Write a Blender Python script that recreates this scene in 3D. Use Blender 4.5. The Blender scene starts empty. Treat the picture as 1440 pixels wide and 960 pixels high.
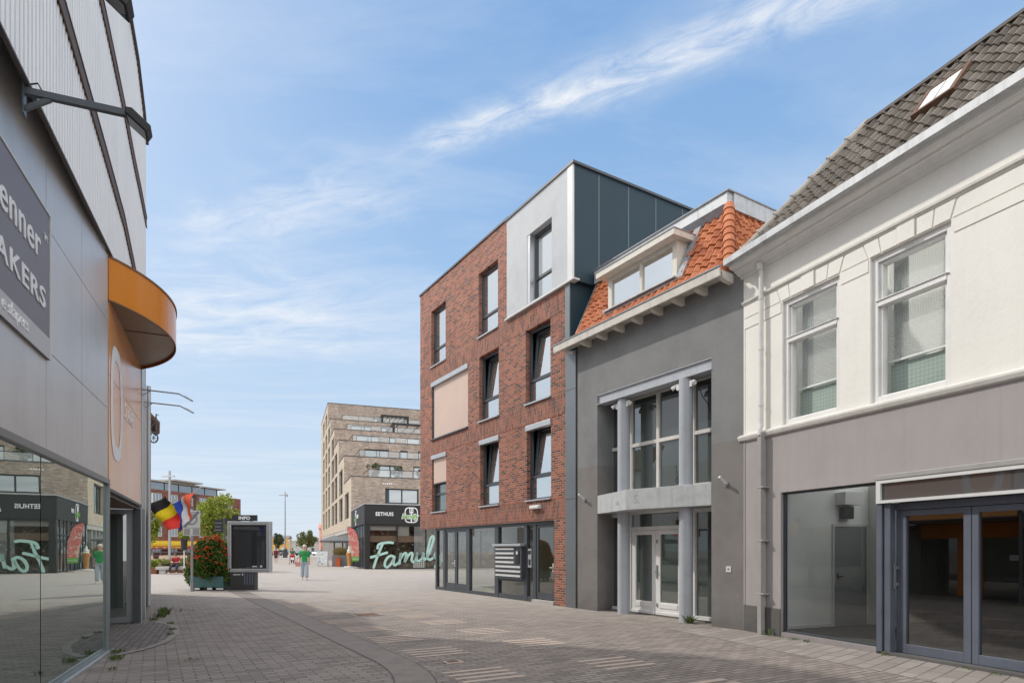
import bpy, bmesh, math, random
from mathutils import Vector, Matrix, noise

random.seed(11)
R = math.radians
scene = bpy.context.scene
C = scene.collection


# ------------------------------------------------------------------ helpers
class MB:
    """collects shapes and links them as ONE mesh object"""
    def __init__(s):
        s.v = []; s.f = []

    def face(s, pts):
        n = len(s.v); s.v += [tuple(p) for p in pts]; s.f.append(tuple(range(n, n + len(pts)))); return s

    def box(s, x0, x1, y0, y1, z0, z1):
        n = len(s.v)
        s.v += [(x, y, z) for z in (z0, z1) for y in (y0, y1) for x in (x0, x1)]
        for q in ((0, 2, 3, 1), (4, 5, 7, 6), (0, 1, 5, 4), (2, 6, 7, 3), (0, 4, 6, 2), (1, 3, 7, 5)):
            s.f.append(tuple(n + i for i in q))
        return s

    def beam(s, a, b, w, h):
        """box along a->b, w wide (sideways), h high"""
        a = Vector(a); b = Vector(b); d = (b - a).normalized()
        up = Vector((0, 0, 1)) if abs(d.z) < .95 else Vector((0, 1, 0))
        sx = d.cross(up).normalized() * w / 2; sz = sx.cross(d).normalized() * h / 2
        n = len(s.v)
        for p in (a, b):
            for i, j in ((-1, -1), (1, -1), (1, 1), (-1, 1)):
                s.v.append(tuple(p + sx * i + sz * j))
        for q in ((0, 1, 2, 3), (7, 6, 5, 4), (0, 4, 5, 1), (1, 5, 6, 2), (2, 6, 7, 3), (3, 7, 4, 0)):
            s.f.append(tuple(n + i for i in q))
        return s

    def tube(s, pts, r, n=10, cap=True):
        pts = [Vector(p) for p in pts]
        rs = r if isinstance(r, (list, tuple)) else [r] * len(pts)
        base = len(s.v); ref = None
        for i, p in enumerate(pts):
            d = (pts[min(i + 1, len(pts) - 1)] - pts[max(i - 1, 0)]).normalized()
            if ref is None:
                ref = d.cross(Vector((0, 0, 1)))
                if ref.length < .05: ref = d.cross(Vector((0, 1, 0)))
            ref = (ref - d * ref.dot(d)).normalized(); o = d.cross(ref)
            for k in range(n):
                a = 2 * math.pi * k / n
                s.v.append(tuple(p + (ref * math.cos(a) + o * math.sin(a)) * rs[i]))
        for i in range(len(pts) - 1):
            for k in range(n):
                k2 = (k + 1) % n
                s.f.append((base + i * n + k, base + i * n + k2, base + (i + 1) * n + k2, base + (i + 1) * n + k))
        if cap:
            s.f.append(tuple(base + k for k in range(n))[::-1])
            s.f.append(tuple(base + (len(pts) - 1) * n + k for k in range(n)))
        return s

    def prism_x(s, yz, x0, x1):
        n = len(s.v); m = len(yz)
        s.v += [(x0, y, z) for y, z in yz] + [(x1, y, z) for y, z in yz]
        for i in range(m):
            j = (i + 1) % m
            s.f.append((n + i, n + j, n + m + j, n + m + i))
        s.f.append(tuple(n + i for i in range(m))[::-1]); s.f.append(tuple(n + m + i for i in range(m)))
        return s

    def prism_z(s, xy, z0, z1):
        n = len(s.v); m = len(xy)
        s.v += [(x, y, z0) for x, y in xy] + [(x, y, z1) for x, y in xy]
        for i in range(m):
            j = (i + 1) % m
            s.f.append((n + i, n + j, n + m + j, n + m + i))
        s.f.append(tuple(n + i for i in range(m))[::-1]); s.f.append(tuple(n + m + i for i in range(m)))
        return s

    def prism_y(s, xz, y0, y1):
        n = len(s.v); m = len(xz)
        s.v += [(x, y0, z) for x, z in xz] + [(x, y1, z) for x, z in xz]
        for i in range(m):
            j = (i + 1) % m
            s.f.append((n + i, n + j, n + m + j, n + m + i))
        s.f.append(tuple(n + i for i in range(m))[::-1]); s.f.append(tuple(n + m + i for i in range(m)))
        return s

    def lathe(s, prof, c=(0, 0, 0), n=16):
        base = len(s.v); m = len(prof)
        for k in range(n):
            a = 2 * math.pi * k / n
            for r, z in prof: s.v.append((c[0] + r * math.cos(a), c[1] + r * math.sin(a), c[2] + z))
        for k in range(n):
            k2 = (k + 1) % n
            for i in range(m - 1):
                s.f.append((base + k * m + i, base + k2 * m + i, base + k2 * m + i + 1, base + k * m + i + 1))
        return s

    def ball(s, c, rx, ry, rz, n=12, m=8):
        prof = []
        base = len(s.v)
        for j in range(m + 1):
            t = math.pi * j / m
            for k in range(n):
                a = 2 * math.pi * k / n
                s.v.append((c[0] + rx * math.sin(t) * math.cos(a), c[1] + ry * math.sin(t) * math.sin(a), c[2] + rz * math.cos(t)))
        for j in range(m):
            for k in range(n):
                k2 = (k + 1) % n
                s.f.append((base + j * n + k, base + (j + 1) * n + k, base + (j + 1) * n + k2, base + j * n + k2))
        return s

    def wall(s, x0, x1, z0, z1, holes, depth, y=0.0, hd=None):
        """flat wall at y with rectangular holes and reveals running in to y+depth"""
        xs = sorted({x0, x1, *[min(max(h[i], x0), x1) for h in holes for i in (0, 1)]})
        zs = sorted({z0, z1, *[min(max(h[i], z0), z1) for h in holes for i in (2, 3)]})
        for i in range(len(xs) - 1):
            for j in range(len(zs) - 1):
                cx = (xs[i] + xs[i + 1]) / 2; cz = (zs[j] + zs[j + 1]) / 2
                if any(h[0] < cx < h[1] and h[2] < cz < h[3] for h in holes): continue
                s.face([(xs[i], y, zs[j]), (xs[i + 1], y, zs[j]), (xs[i + 1], y, zs[j + 1]), (xs[i], y, zs[j + 1])])
        for h in holes:
            a, b, c, d = max(h[0], x0), min(h[1], x1), max(h[2], z0), min(h[3], z1)
            if b <= a or d <= c: continue
            e = y + (h[4] if len(h) > 4 else depth)
            if h[0] > x0: s.face([(a, y, c), (a, y, d), (a, e, d), (a, e, c)])
            if h[1] < x1: s.face([(b, y, c), (b, e, c), (b, e, d), (b, y, d)])
            if h[2] > z0: s.face([(a, y, c), (a, e, c), (b, e, c), (b, y, c)])
            if h[3] < z1: s.face([(a, y, d), (b, y, d), (b, e, d), (a, e, d)])
        return s

    def frame(s, x0, x1, z0, z1, w, y0, y1, tr=(), mu=(), wt=None):
        """rectangular frame with transoms tr (z) and mullions mu (x)"""
        wt = wt or w
        s.box(x0, x0 + w, y0, y1, z0, z1); s.box(x1 - w, x1, y0, y1, z0, z1)
        s.box(x0 + w, x1 - w, y0, y1, z0, z0 + w); s.box(x0 + w, x1 - w, y0, y1, z1 - w, z1)
        for z in tr: s.box(x0 + w, x1 - w, y0 + .004, y1 - .004, z - wt / 2, z + wt / 2)
        for x in mu: s.box(x - wt / 2, x + wt / 2, y0 + .006, y1 - .006, z0 + w, z1 - w)
        return s

    def xf(s, m, start=0):
        for i in range(start, len(s.v)): s.v[i] = tuple(m @ Vector(s.v[i]))
        return s

    def build(s, name, mat, parent=None, smooth=False, bevel=0):
        me = bpy.data.meshes.new(name)
        me.from_pydata(s.v, [], s.f); me.validate(); me.update()
        bm = bmesh.new(); bm.from_mesh(me); bmesh.ops.recalc_face_normals(bm, faces=bm.faces); bm.to_mesh(me); bm.free()
        if smooth:
            for p in me.polygons: p.use_smooth = True
        o = bpy.data.objects.new(name, me); C.objects.link(o)
        me.materials.append(mat)
        if parent: o.parent = parent
        if bevel:
            b = o.modifiers.new('bevel', 'BEVEL'); b.width = bevel; b.segments = 2; b.limit_method = 'ANGLE'
        return o

    def build_flat(s, *a, **k):
        return s.build(*a, **k)


def tag(o, label, cat, group=None):
    o['label'] = label; o['category'] = cat
    if group: o['group'] = group
    return o


def thing(name, label, cat, loc=(0, 0, 0), rz=0, group=None):
    o = bpy.data.objects.new(name, None); C.objects.link(o)
    o.location = loc; o.rotation_euler = (0, 0, rz)
    o.empty_display_size = .3
    return tag(o, label, cat, group)


def struct(o):
    o['kind'] = 'structure'; return o


def dup(root, loc, rz, label=None, group=None, scale=None):
    r = root.copy(); C.objects.link(r); r.location = loc; r.rotation_euler = (0, 0, rz)
    if scale: r.scale = (scale,) * 3
    if label: r['label'] = label
    if group: r['group'] = group
    for ch in list(root.children):
        c = ch.copy(); C.objects.link(c); c.parent = r
        for g in list(ch.children):
            d = g.copy(); C.objects.link(d); d.parent = c
    return r


def text(body, size, x, y, z, mat, name, parent=None, depth=.004, fat=0, align='LEFT', sx=1.0, shear=0, spacing=1.0, rot=0, fit=0):
    """lettering standing in the local xz plane, readable from -y; (x, z) = baseline start"""
    cu = bpy.data.curves.new('t', 'FONT'); cu.body = body; cu.size = size; cu.extrude = depth; cu.offset = fat
    cu.align_x = align; cu.shear = shear; cu.space_character = spacing; cu.resolution_u = 4
    t = bpy.data.objects.new('t', cu); C.objects.link(t)
    dg = bpy.context.evaluated_depsgraph_get(); dg.update()
    me = bpy.data.meshes.new_from_object(t.evaluated_get(dg))
    bpy.data.objects.remove(t)
    if fit:
        xs = [v.co.x for v in me.vertices]; sx = fit / (max(xs) - min(xs))
    me.transform(Matrix.Translation((x, y, z)) @ Matrix.Rotation(rot, 4, 'Y') @ Matrix.Rotation(R(90), 4, 'X') @ Matrix.Diagonal((sx, 1, 1, 1)))
    me.name = name; me.materials.clear(); me.materials.append(mat)
    o = bpy.data.objects.new(name, me); C.objects.link(o)
    if parent: o.parent = parent
    return o


def stroke(mb, pts, w, y, sub=6):
    """flat ribbon (script lettering) in the xz plane at y, rounded ends"""
    P = [Vector((p[0], p[1])) for p in pts]
    out = []
    for i in range(len(P) - 1):
        p0 = P[max(i - 1, 0)]; p1 = P[i]; p2 = P[i + 1]; p3 = P[min(i + 2, len(P) - 1)]
        for k in range(sub):
            t = k / sub
            out.append(.5 * ((2 * p1) + (p2 - p0) * t + (2 * p0 - 5 * p1 + 4 * p2 - p3) * t * t + (3 * p1 - p0 - 3 * p2 + p3) * t ** 3))
    out.append(P[-1])
    L = []; Rr = []
    for i, p in enumerate(out):
        d = (out[min(i + 1, len(out) - 1)] - out[max(i - 1, 0)])
        d = d.normalized() if d.length > 1e-6 else Vector((1, 0))
        nrm = Vector((-d.y, d.x)) * w / 2
        L.append(p + nrm); Rr.append(p - nrm)
    for i in range(len(out) - 1):
        yy = y
        mb.face([(L[i].x, yy, L[i].y), (Rr[i].x, yy, Rr[i].y), (Rr[i + 1].x, yy, Rr[i + 1].y), (L[i + 1].x, yy, L[i + 1].y)])
    for p in (out[0], out[-1]):
        mb.face([(p.x + w / 2 * math.cos(a * math.pi / 5), y - .001, p.y + w / 2 * math.sin(a * math.pi / 5)) for a in range(10)])
    return mb


# ------------------------------------------------------------------ materials
class NT:
    def __init__(s, m):
        m.use_nodes = True; s.t = m.node_tree; s.t.nodes.clear()

    def n(s, typ, inp=None, **props):
        nd = s.t.nodes.new(typ)
        for k, v in props.items(): setattr(nd, k, v)
        for k, v in (inp or {}).items():
            sock = nd.inputs[k]
            if isinstance(v, bpy.types.NodeSocket): s.t.links.new(v, sock)
            else: sock.default_value = v
        return nd

    def math(s, op, a, b=0.0, c=0.0, clamp=False):
        nd = s.t.nodes.new('ShaderNodeMath'); nd.operation = op; nd.use_clamp = clamp
        for i, v in enumerate((a, b, c)):
            if isinstance(v, bpy.types.NodeSocket): s.t.links.new(v, nd.inputs[i])
            else: nd.inputs[i].default_value = v
        return nd.outputs[0]

    def mix(s, fac, a, b, blend='MIX'):
        nd = s.t.nodes.new('ShaderNodeMix'); nd.data_type = 'RGBA'; nd.blend_type = blend
        for k, v in ((0, fac), (6, a), (7, b)):
            if isinstance(v, bpy.types.NodeSocket): s.t.links.new(v, nd.inputs[k])
            else: nd.inputs[k].default_value = v if k == 0 else (tuple(v) + (1,))[:4]
        return nd.outputs[2]

    def ramp(s, fac, stops, interp='LINEAR'):
        nd = s.t.nodes.new('ShaderNodeValToRGB'); nd.color_ramp.interpolation = interp
        el = nd.color_ramp.elements
        while len(el) < len(stops): el.new(.5)
        for e, (p, c) in zip(el, stops):
            e.position = p; e.color = (tuple(c) + (1,))[:4] if not isinstance(c, (int, float)) else (c, c, c, 1)
        s.t.links.new(fac, nd.inputs[0]); return nd.outputs[0]

    def obj(s, scale=(1, 1, 1), rot=(0, 0, 0), loc=(0, 0, 0)):
        tc = s.n('ShaderNodeTexCoord')
        mp = s.n('ShaderNodeMapping', {'Vector': tc.outputs['Object'], 'Scale': scale, 'Rotation': rot, 'Location': loc})
        return mp.outputs[0]

    def noise(s, vec, scale, detail=4, rough=.55, dist=0):
        return s.n('ShaderNodeTexNoise', {'Vector': vec, 'Scale': scale, 'Detail': detail, 'Roughness': rough, 'Distortion': dist}).outputs[0]

    def out(s, sh):
        o = s.n('ShaderNodeOutputMaterial'); s.t.links.new(sh, o.inputs[0])

    def bsdf(s, col, rough=.6, metal=0, bump=None, bstr=.2, bdist=.01, spec=.5, coat=0, alpha=None):
        inp = {'Base Color': col if isinstance(col, bpy.types.NodeSocket) else tuple(col) + (1,),
               'Roughness': rough, 'Metallic': metal, 'Specular IOR Level': spec, 'Coat Weight': coat, 'Coat Roughness': .05}
        if bump is not None:
            b = s.n('ShaderNodeBump', {'Height': bump, 'Strength': bstr, 'Distance': bdist}); inp['Normal'] = b.outputs[0]
        return s.n('ShaderNodeBsdfPrincipled', inp).outputs[0]


def newmat(name):
    m = bpy.data.materials.new(name); return m, NT(m)


def paint(name, col, rough=.6, var=.12, scale=2.0, metal=0, bstr=.05, spec=.5, streak=0, fine=60, coat=0, dirt=0):
    """a solid surface with stains, fine grain and (streak) rain marks"""
    m, t = newmat(name)
    v = t.obj()
    a = t.noise(v, scale, 5, .6); f = t.noise(v, fine, 3, .6)
    k = t.math('ADD', t.math('MULTIPLY', a, .75), t.math('MULTIPLY', f, .25))
    c = t.ramp(k, [(.3, [x * (1 - var * 1.3) for x in col]), (.5, col), (.72, [min(1, x * (1 + var * .8)) for x in col])])
    if streak:
        sv = t.obj(scale=(6, 6, .35)); sn = t.noise(sv, 1.3, 4, .65)
        c = t.mix(t.ramp(sn, [(.48, 0), (.75, streak)]), c, [x * .45 for x in col])
    if dirt:
        # splash dirt near the pavement and soft patched areas
        tc = t.n('ShaderNodeTexCoord'); zz = t.n('ShaderNodeSeparateXYZ', {0: tc.outputs['Object']}).outputs[2]
        dn = t.noise(t.obj(), 3.2, 5, .7)
        c = t.mix(t.ramp(t.math('ADD', zz, t.math('MULTIPLY', t.math('SUBTRACT', dn, .5), .9)), [(0, dirt), (.62, 0)]), c, [x * .5 for x in col])
        c = t.mix(t.ramp(t.noise(t.obj(), .45, 5, .7, .8), [(.50, 0), (.62, dirt * .35)]), c, [min(1, x * 1.3) for x in col])
        c = t.mix(t.ramp(t.noise(t.obj(scale=(9, 9, .22)), 1.1, 5, .7), [(.60, 0), (.74, dirt * .45)]), c, [x * .62 for x in col])
    rr = t.math('ADD', t.math('MULTIPLY', a, .2), max(.02, rough - .1))
    t.out(t.bsdf(c, rr, metal, f, bstr, .01, spec, coat))
    return m


def brick(name, cols, mortar, bw=.22, bh=.066, ms=.009, vertical=False, patch=.25, scl=1.0):
    m, t = newmat(name)
    tc = t.n('ShaderNodeTexCoord'); sp = t.n('ShaderNodeSeparateXYZ', {0: tc.outputs['Object']})
    u = t.math('ADD', sp.outputs[0], sp.outputs[1]); z = sp.outputs[2]
    cv = t.n('ShaderNodeCombineXYZ', {0: z if vertical else u, 1: u if vertical else z})
    b = t.n('ShaderNodeTexBrick', {'Vector': cv.outputs[0], 'Scale': 1.0, 'Color1': (0, 0, 0, 1), 'Color2': (1, 1, 1, 1), 'Mortar': (.5, .5, .5, 1),
                                   'Mortar Size': ms, 'Mortar Smooth': .1, 'Bias': 0.0, 'Brick Width': bw, 'Row Height': bh}, offset=.5)
    big = t.noise(cv.outputs[0], .55, 4, .65); sm = t.noise(cv.outputs[0], 45, 3, .6)
    rnd = t.math('ADD', b.outputs['Color'], t.math('MULTIPLY', t.math('SUBTRACT', big, .5), patch * 3), clamp=True)
    col = t.ramp(rnd, [(i / max(1, len(cols) - 1), c) for i, c in enumerate(cols)])
    col = t.mix(t.math('MULTIPLY', t.math('SUBTRACT', sm, .35, clamp=True), .6), col, [c * .5 for c in cols[0]])
    wet = t.noise(t.n('ShaderNodeMapping', {'Vector': tc.outputs['Object'], 'Scale': (1.6, 1.6, .3)}).outputs[0], .9, 5, .65)
    mo = t.mix(t.noise(cv.outputs[0], 1.3, 3, .6), mortar, [x * .6 for x in mortar])
    col = t.mix(b.outputs['Fac'], col, mo)
    col = t.mix(t.ramp(wet, [(.5, 0), (.72, .35)]), col, [x * .45 for x in cols[1]])
    h = t.math('SUBTRACT', t.math('MULTIPLY', sm, .3), b.outputs['Fac'])
    t.out(t.bsdf(col, .85, 0, h, .5, .008, .3))
    return m


def glass(name, tint=(.02, .025, .025), refl=.25, see=0.0, wav=.0, rcol=(.95, .97, .97)):
    """see = 0: dark body behind a reflecting pane; see > 0: one can look through"""
    m, t = newmat(name)
    ge = t.n('ShaderNodeNewGeometry')
    dt = t.n('ShaderNodeVectorMath', {0: ge.outputs['Normal'], 1: ge.outputs['Incoming']}, operation='DOT_PRODUCT').outputs['Value']
    fr = t.math('POWER', t.math('SUBTRACT', 1.0, t.math('ABSOLUTE', dt), clamp=True), 5.0)
    fac = t.math('ADD', t.math('MULTIPLY', fr, 1 - refl), refl, clamp=True)
    nrm = {}
    if wav:
        b = t.n('ShaderNodeBump', {'Height': t.noise(t.obj(), 1.1, 2, .5), 'Strength': wav, 'Distance': .02}); nrm = {'Normal': b.outputs[0]}
    g = t.n('ShaderNodeBsdfGlossy', {'Color': rcol + (1,), 'Roughness': 0.0, **nrm}).outputs[0]
    d = t.n('ShaderNodeBsdfDiffuse', {'Color': tint + (1,)}).outputs[0]
    if see > 0:
        tr = t.n('ShaderNodeBsdfTransparent', {'Color': (see * .97, see, see * .98, 1)}).outputs[0]
        base = tr
    else:
        base = d
    mx = t.n('ShaderNodeMixShader', {0: fac}); t.t.links.new(base, mx.inputs[1]); t.t.links.new(g, mx.inputs[2])
    t.out(mx.outputs[0]); return m


def leafmat(name, stops, rough=.55):
    m, t = newmat(name)
    g = t.n('ShaderNodeNewGeometry')
    big = t.noise(t.obj(), 2.2, 3, .6)
    k = t.math('ADD', t.math('MULTIPLY', g.outputs['Random Per Island'], .65), t.math('MULTIPLY', big, .5), clamp=True)
    c = t.ramp(k, stops)
    p = t.bsdf(c, rough, spec=.25)
    tl = t.n('ShaderNodeBsdfTranslucent', {'Color': c}).outputs[0]
    mx = t.n('ShaderNodeMixShader', {0: .3}); t.t.links.new(p, mx.inputs[1]); t.t.links.new(tl, mx.inputs[2])
    t.out(mx.outputs[0]); return m


M = {}
M['brick'] = brick('red_brick', [(.085, .036, .030), (.24, .072, .042), (.36, .105, .056), (.43, .142, .078), (.16, .058, .042)], (.40, .335, .285))
M['brick_v'] = brick('red_soldier_brick', [(.085, .036, .030), (.225, .068, .041), (.34, .098, .055), (.40, .128, .07), (.155, .055, .041)], (.37, .305, .26), vertical=True)
M['tan_brick'] = brick('tan_brick', [(.24, .185, .15), (.38, .295, .235), (.49, .39, .315), (.31, .24, .195), (.57, .475, .395)], (.45, .385, .33), bw=.36, bh=.1, ms=.013, patch=.5)
M['sunlit_tan_brick'] = brick('sunlit_tan_brick', [(.42, .345, .265), (.54, .455, .35), (.60, .515, .405)], (.5, .435, .35), bw=.36, bh=.1, ms=.014, patch=.3)  # same brick as the front, sunlit tone of the left side put into its colours
M['far_brick'] = brick('far_red_brick', [(.17, .055, .04), (.25, .085, .058), (.29, .1, .07)], (.3, .2, .16), bw=.6, bh=.2, ms=.02)
M['slate'] = paint('slate_grey_frame', (.055, .062, .072), .45, .15)
M['slate_blue'] = paint('blue_grey_frame', (.105, .118, .15), .5, .15, streak=.25)
M['dark_panel'] = paint('dark_blue_cladding', (.026, .050, .066), .5, .12, 1.0, spec=.25)
M['black'] = paint('black_paint', (.012, .012, .013), .5, .2)
M['alu'] = paint('aluminium', (.50, .51, .52), .38, .08, metal=.6)
M['alu_light'] = paint('pale_metal', (.62, .62, .61), .5, .08)
M['strip'] = paint('grey_cladding_strip', (.20, .215, .225), .35, .12, .6, metal=.5)
M['stucco'] = paint('light_grey_stucco', (.50, .51, .52), .9, .10, 1.6, bstr=.25, fine=25)
M['grey_up'] = paint('grey_render', (.212, .214, .212), .9, .2, 1.1, bstr=.2, fine=30, streak=.08, dirt=.55)
M['grey_low'] = paint('brown_grey_render', (.195, .182, .172), .9, .2, 1.1, bstr=.2, fine=30, streak=.08, dirt=.55)
M['white_wall'] = paint('cream_white_render', (.79, .765, .708), .85, .06, .9, bstr=.3, fine=14, streak=.05, dirt=.16)
M['white_trim'] = paint('white_trim', (.68, .655, .61), .6, .1, 3, streak=.22)
M['white_paint'] = paint('white_paint', (.74, .73, .71), .45, .06, 3, streak=.1)
M['eave_white'] = paint('weathered_white_timber', (.66, .62, .55), .65, .12, 4, streak=.3)
M['mauve'] = paint('mauve_grey_render', (.355, .325, .318), .9, .09, 1.0, bstr=.15, fine=30, streak=.1, dirt=.55)
M['plinth'] = paint('dark_plinth', (.13, .125, .12), .85, .2, 3, dirt=.55)
M['column'] = paint('blue_grey_column', (.41, .43, .46), .5, .1, 2, streak=.2)
M['sign_grey'] = paint('worn_grey_sign', (.46, .48, .48), .6, .14, 5, streak=.3)
M['ghost'] = paint('ghost_lettering', (.36, .375, .375), .65, .15)
M['zinc'] = paint('weathered_zinc', (.48, .49, .50), .55, .2, 4, metal=.2, streak=.5)
M['lead'] = paint('lead_flashing', (.26, .27, .29), .6, .25, 6)
M['beige_screen'] = paint('beige_screen_fabric', (.58, .44, .37), .8, .05, 1, fine=160)
M['pipe_white'] = paint('white_pipe', (.66, .65, .62), .4, .1, 4)
M['pipe_grey'] = paint('grey_pipe', (.33, .315, .30), .5, .1, 4)
M['interior'] = paint('pale_interior_wall', (.88, .88, .85), .9, .05)
M['interior_warm'] = paint('warm_interior_wall', (.80, .74, .60), .9, .1)
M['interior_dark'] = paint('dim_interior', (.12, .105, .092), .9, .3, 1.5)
M['carpet'] = paint('grey_carpet', (.075, .075, .075), .95, .2, 3)
M['floor_pale'] = paint('pale_floor', (.66, .63, .53), .6, .1)
M['door_grey'] = paint('grey_door', (.30, .31, .31), .5, .06)
M['metal_panel'] = paint('silver_facade_panel', (.57, .56, .55), .36, .16, .6, metal=.35, streak=.12)
M['corrugated'] = paint('corrugated_sheet', (.74, .73, .715), .45, .06, .8, metal=.15, streak=.12)
M['joint'] = paint('dark_joint', (.10, .085, .078), .7, .3, 3)
M['sign_dark'] = paint('plum_grey_banner', (.20, .19, .212), .5, .08)
M['sign_strip'] = paint('pale_banner_strip', (.50, .495, .495), .5, .05)
M['lettering'] = paint('white_lettering', (.82, .82, .82), .5, .04)
M['bright_white'] = paint('bright_white_lettering', (.85, .85, .85), .5, .03)
M['orange'] = paint('orange_gloss', (.64, .215, .018), .18, .06, .6, spec=.25, coat=0, bstr=.0)
M['orange_panel'] = paint('peach_orange_panel', (.72, .33, .12), .24, .06, .6, spec=.35, bstr=.0)
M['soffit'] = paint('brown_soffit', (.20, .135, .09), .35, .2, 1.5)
M['iron'] = paint('painted_iron', (.075, .09, .105), .4, .2)
M['steel'] = paint('galvanised_steel', (.33, .34, .35), .42, .15, 4, metal=.6)
M['ridge'] = paint('cement_ridge', (.36, .33, .29), .9, .25, 6, bstr=.4)
M['mint'] = paint('mint_lettering', (.42, .63, .56), .5, .03)
M['green_logo'] = paint('green_lettering', (.16, .42, .05), .5, .05)
M['charcoal'] = paint('charcoal_panel', (.035, .036, .04), .55, .15)
M['fascia'] = paint('ribbed_black_fascia', (.022, .022, .024), .5, .15)
M['concrete'] = paint('pale_concrete', (.42, .40, .37), .85, .15, 3, bstr=.2)
M['corten'] = paint('rusted_steel', (.20, .075, .035), .8, .3, 3)
M['teal'] = paint('teal_planter', (.07, .16, .165), .6, .15, 3)
M['wood'] = paint('brown_wood', (.22, .12, .07), .7, .25, 5)
M['stone_tan'] = paint('tan_inlay_stone', (.45, .36, .30), .85, .16, 5, bstr=.2)
M['strip_stone'] = paint('drain_strip_stone', (.225, .195, .176), .85, .2, 4, bstr=.2)
M['kerbstone'] = paint('kerb_stone', (.27, .245, .22), .85, .2, 5, bstr=.25)
M['slot'] = paint('slot_grey', (.11, .095, .086), .8, .3, 6)
M['rust'] = paint('rusty_iron', (.14, .075, .045), .8, .4, 8)

M['glass_up'] = glass('coated_window_glass', (.10, .115, .105), .68)
M['glass_dark'] = glass('dark_window_glass', (.062, .078, .070), .22)
M['glass_clear'] = glass('clear_glass', refl=.045, see=.96)
M['glass_shop'] = glass('shop_glass', refl=.07, see=.78)
M['glass_door'] = glass('dim_door_glass', refl=.17, see=.5)
M['glass_left'] = glass('mirroring_shop_glass', (.05, .07, .06), .41, wav=.03, rcol=(.90, .97, .93))
M['glass_far'] = glass('far_window_glass', (.10, .13, .15), .28)
M['glass_rail'] = glass('balustrade_glass', refl=.18, see=.7)
M['glass_ghost'] = glass('transom_glass', (.085, .08, .08), .08)
M['glass_store'] = glass('entrance_glass', refl=.16, see=.80)
M['screen'] = glass('display_glass', (.03, .032, .036), .10)

M['leaf_planter'] = leafmat('planter_leaf', [(0, (.018, .04, .01)), (.4, (.055, .11, .022)), (.75, (.12, .19, .035)), (1, (.21, .25, .045))])
M['petal'] = leafmat('orange_red_petal', [(0, (.45, .03, .012)), (.5, (.62, .06, .02)), (1, (.75, .14, .04))])
M['leaf_lime'] = leafmat('lime_leaf', [(0, (.075, .11, .018)), (.5, (.23, .29, .04)), (1, (.42, .43, .08))])
M['leaf_olive'] = leafmat('olive_leaf', [(0, (.08, .10, .035)), (.5, (.19, .21, .075)), (1, (.32, .31, .13))])
M['leaf_dull'] = leafmat('dull_leaf', [(0, (.05, .07, .04)), (.5, (.1, .12, .06)), (1, (.17, .18, .09))])
M['grass_dry'] = leafmat('dry_grass', [(0, (.12, .1, .03)), (.5, (.26, .2, .08)), (1, (.35, .25, .12))])
M['weed'] = leafmat('weed_leaf', [(0, (.03, .06, .015)), (.6, (.08, .125, .025)), (1, (.17, .19, .06))])
M['bark'] = paint('bark', (.11, .085, .065), .9, .3, 8)

M['skin'] = paint('skin', (.55, .33, .24), .55, .06)
M['hair_pale'] = paint('pale_hair', (.62, .56, .46), .7, .15)
M['hair_dark'] = paint('dark_hair', (.06, .04, .03), .6, .2)
M['green_cloth'] = paint('green_cloth', (.02, .30, .075), .85, .15, 6)
M['denim'] = paint('pale_denim', (.36, .42, .47), .85, .15, 8)
M['navy'] = paint('navy_cloth', (.025, .03, .055), .85, .2, 6)
M['red_cloth'] = paint('red_cloth', (.33, .018, .028), .85, .15, 6)
M['wine_cloth'] = paint('wine_cloth', (.16, .015, .03), .85, .15, 6)
M['dark_green_cloth'] = paint('dull_green_cloth', (.07, .13, .07), .85, .15, 6)
M['black_cloth'] = paint('black_cloth', (.015, .015, .017), .85, .2, 6)
M['pink'] = paint('pink_leather', (.62, .26, .24), .5, .1)
M['shoe_white'] = paint('white_shoe', (.75, .74, .72), .6, .05)
M['flag_black'] = paint('black_flag_cloth', (.03, .028, .028), .8, .1)
M['flag_yellow'] = paint('yellow_flag_cloth', (1.0, .74, .02), .8, .05)
M['flag_red'] = paint('red_flag_cloth', (.95, .06, .04), .8, .05)
M['flag_orange_red'] = paint('orange_red_flag_cloth', (.95, .17, .08), .8, .05)
M['flag_white'] = paint('white_flag_cloth', (.80, .80, .82), .8, .04)
M['flag_blue'] = paint('blue_flag_cloth', (.03, .08, .45), .8, .05)
M['coral'] = paint('coral_paint', (.60, .26, .18), .8, .1)
M['ochre'] = paint('ochre_paint', (.62, .36, .1), .8, .1)
M['yellow_awning'] = paint('yellow_awning', (.80, .52, .03), .7, .06)
M['red_paint'] = paint('red_paint', (.50, .03, .02), .6, .05)
M['roof_grey'] = paint('far_grey_roof', (.20, .19, .19), .85, .15)
M['wicker'] = paint('wicker', (.50, .38, .27), .8, .15, 10)
M['cone'] = paint('waffle_cone', (.52, .24, .08), .7, .12, 12)
M['cream_ice'] = paint('ice_cream', (.80, .78, .70), .5, .03)
M['parasol'] = paint('grey_parasol_cloth', (.16, .165, .17), .8, .08)
M['orange_bin'] = paint('orange_red_paint', (.50, .10, .02), .5, .1)
M['car_paints'] = [paint('car_paint_' + n, c, .25, .03, coat=.7) for n, c in
                   (('silver', (.4, .41, .42)), ('black', (.015, .015, .018)), ('grey', (.09, .09, .1)), ('blue', (.03, .05, .1)), ('white', (.7, .7, .7)))]
M['tyre'] = paint('tyre_rubber', (.015, .015, .015), .8, .1)
M['blind'] = paint('blind_slat', (.86, .86, .84), .55, .05)
M['curtain'] = paint('white_curtain', (.60, .62, .60), .9, .08, 3)


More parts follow.
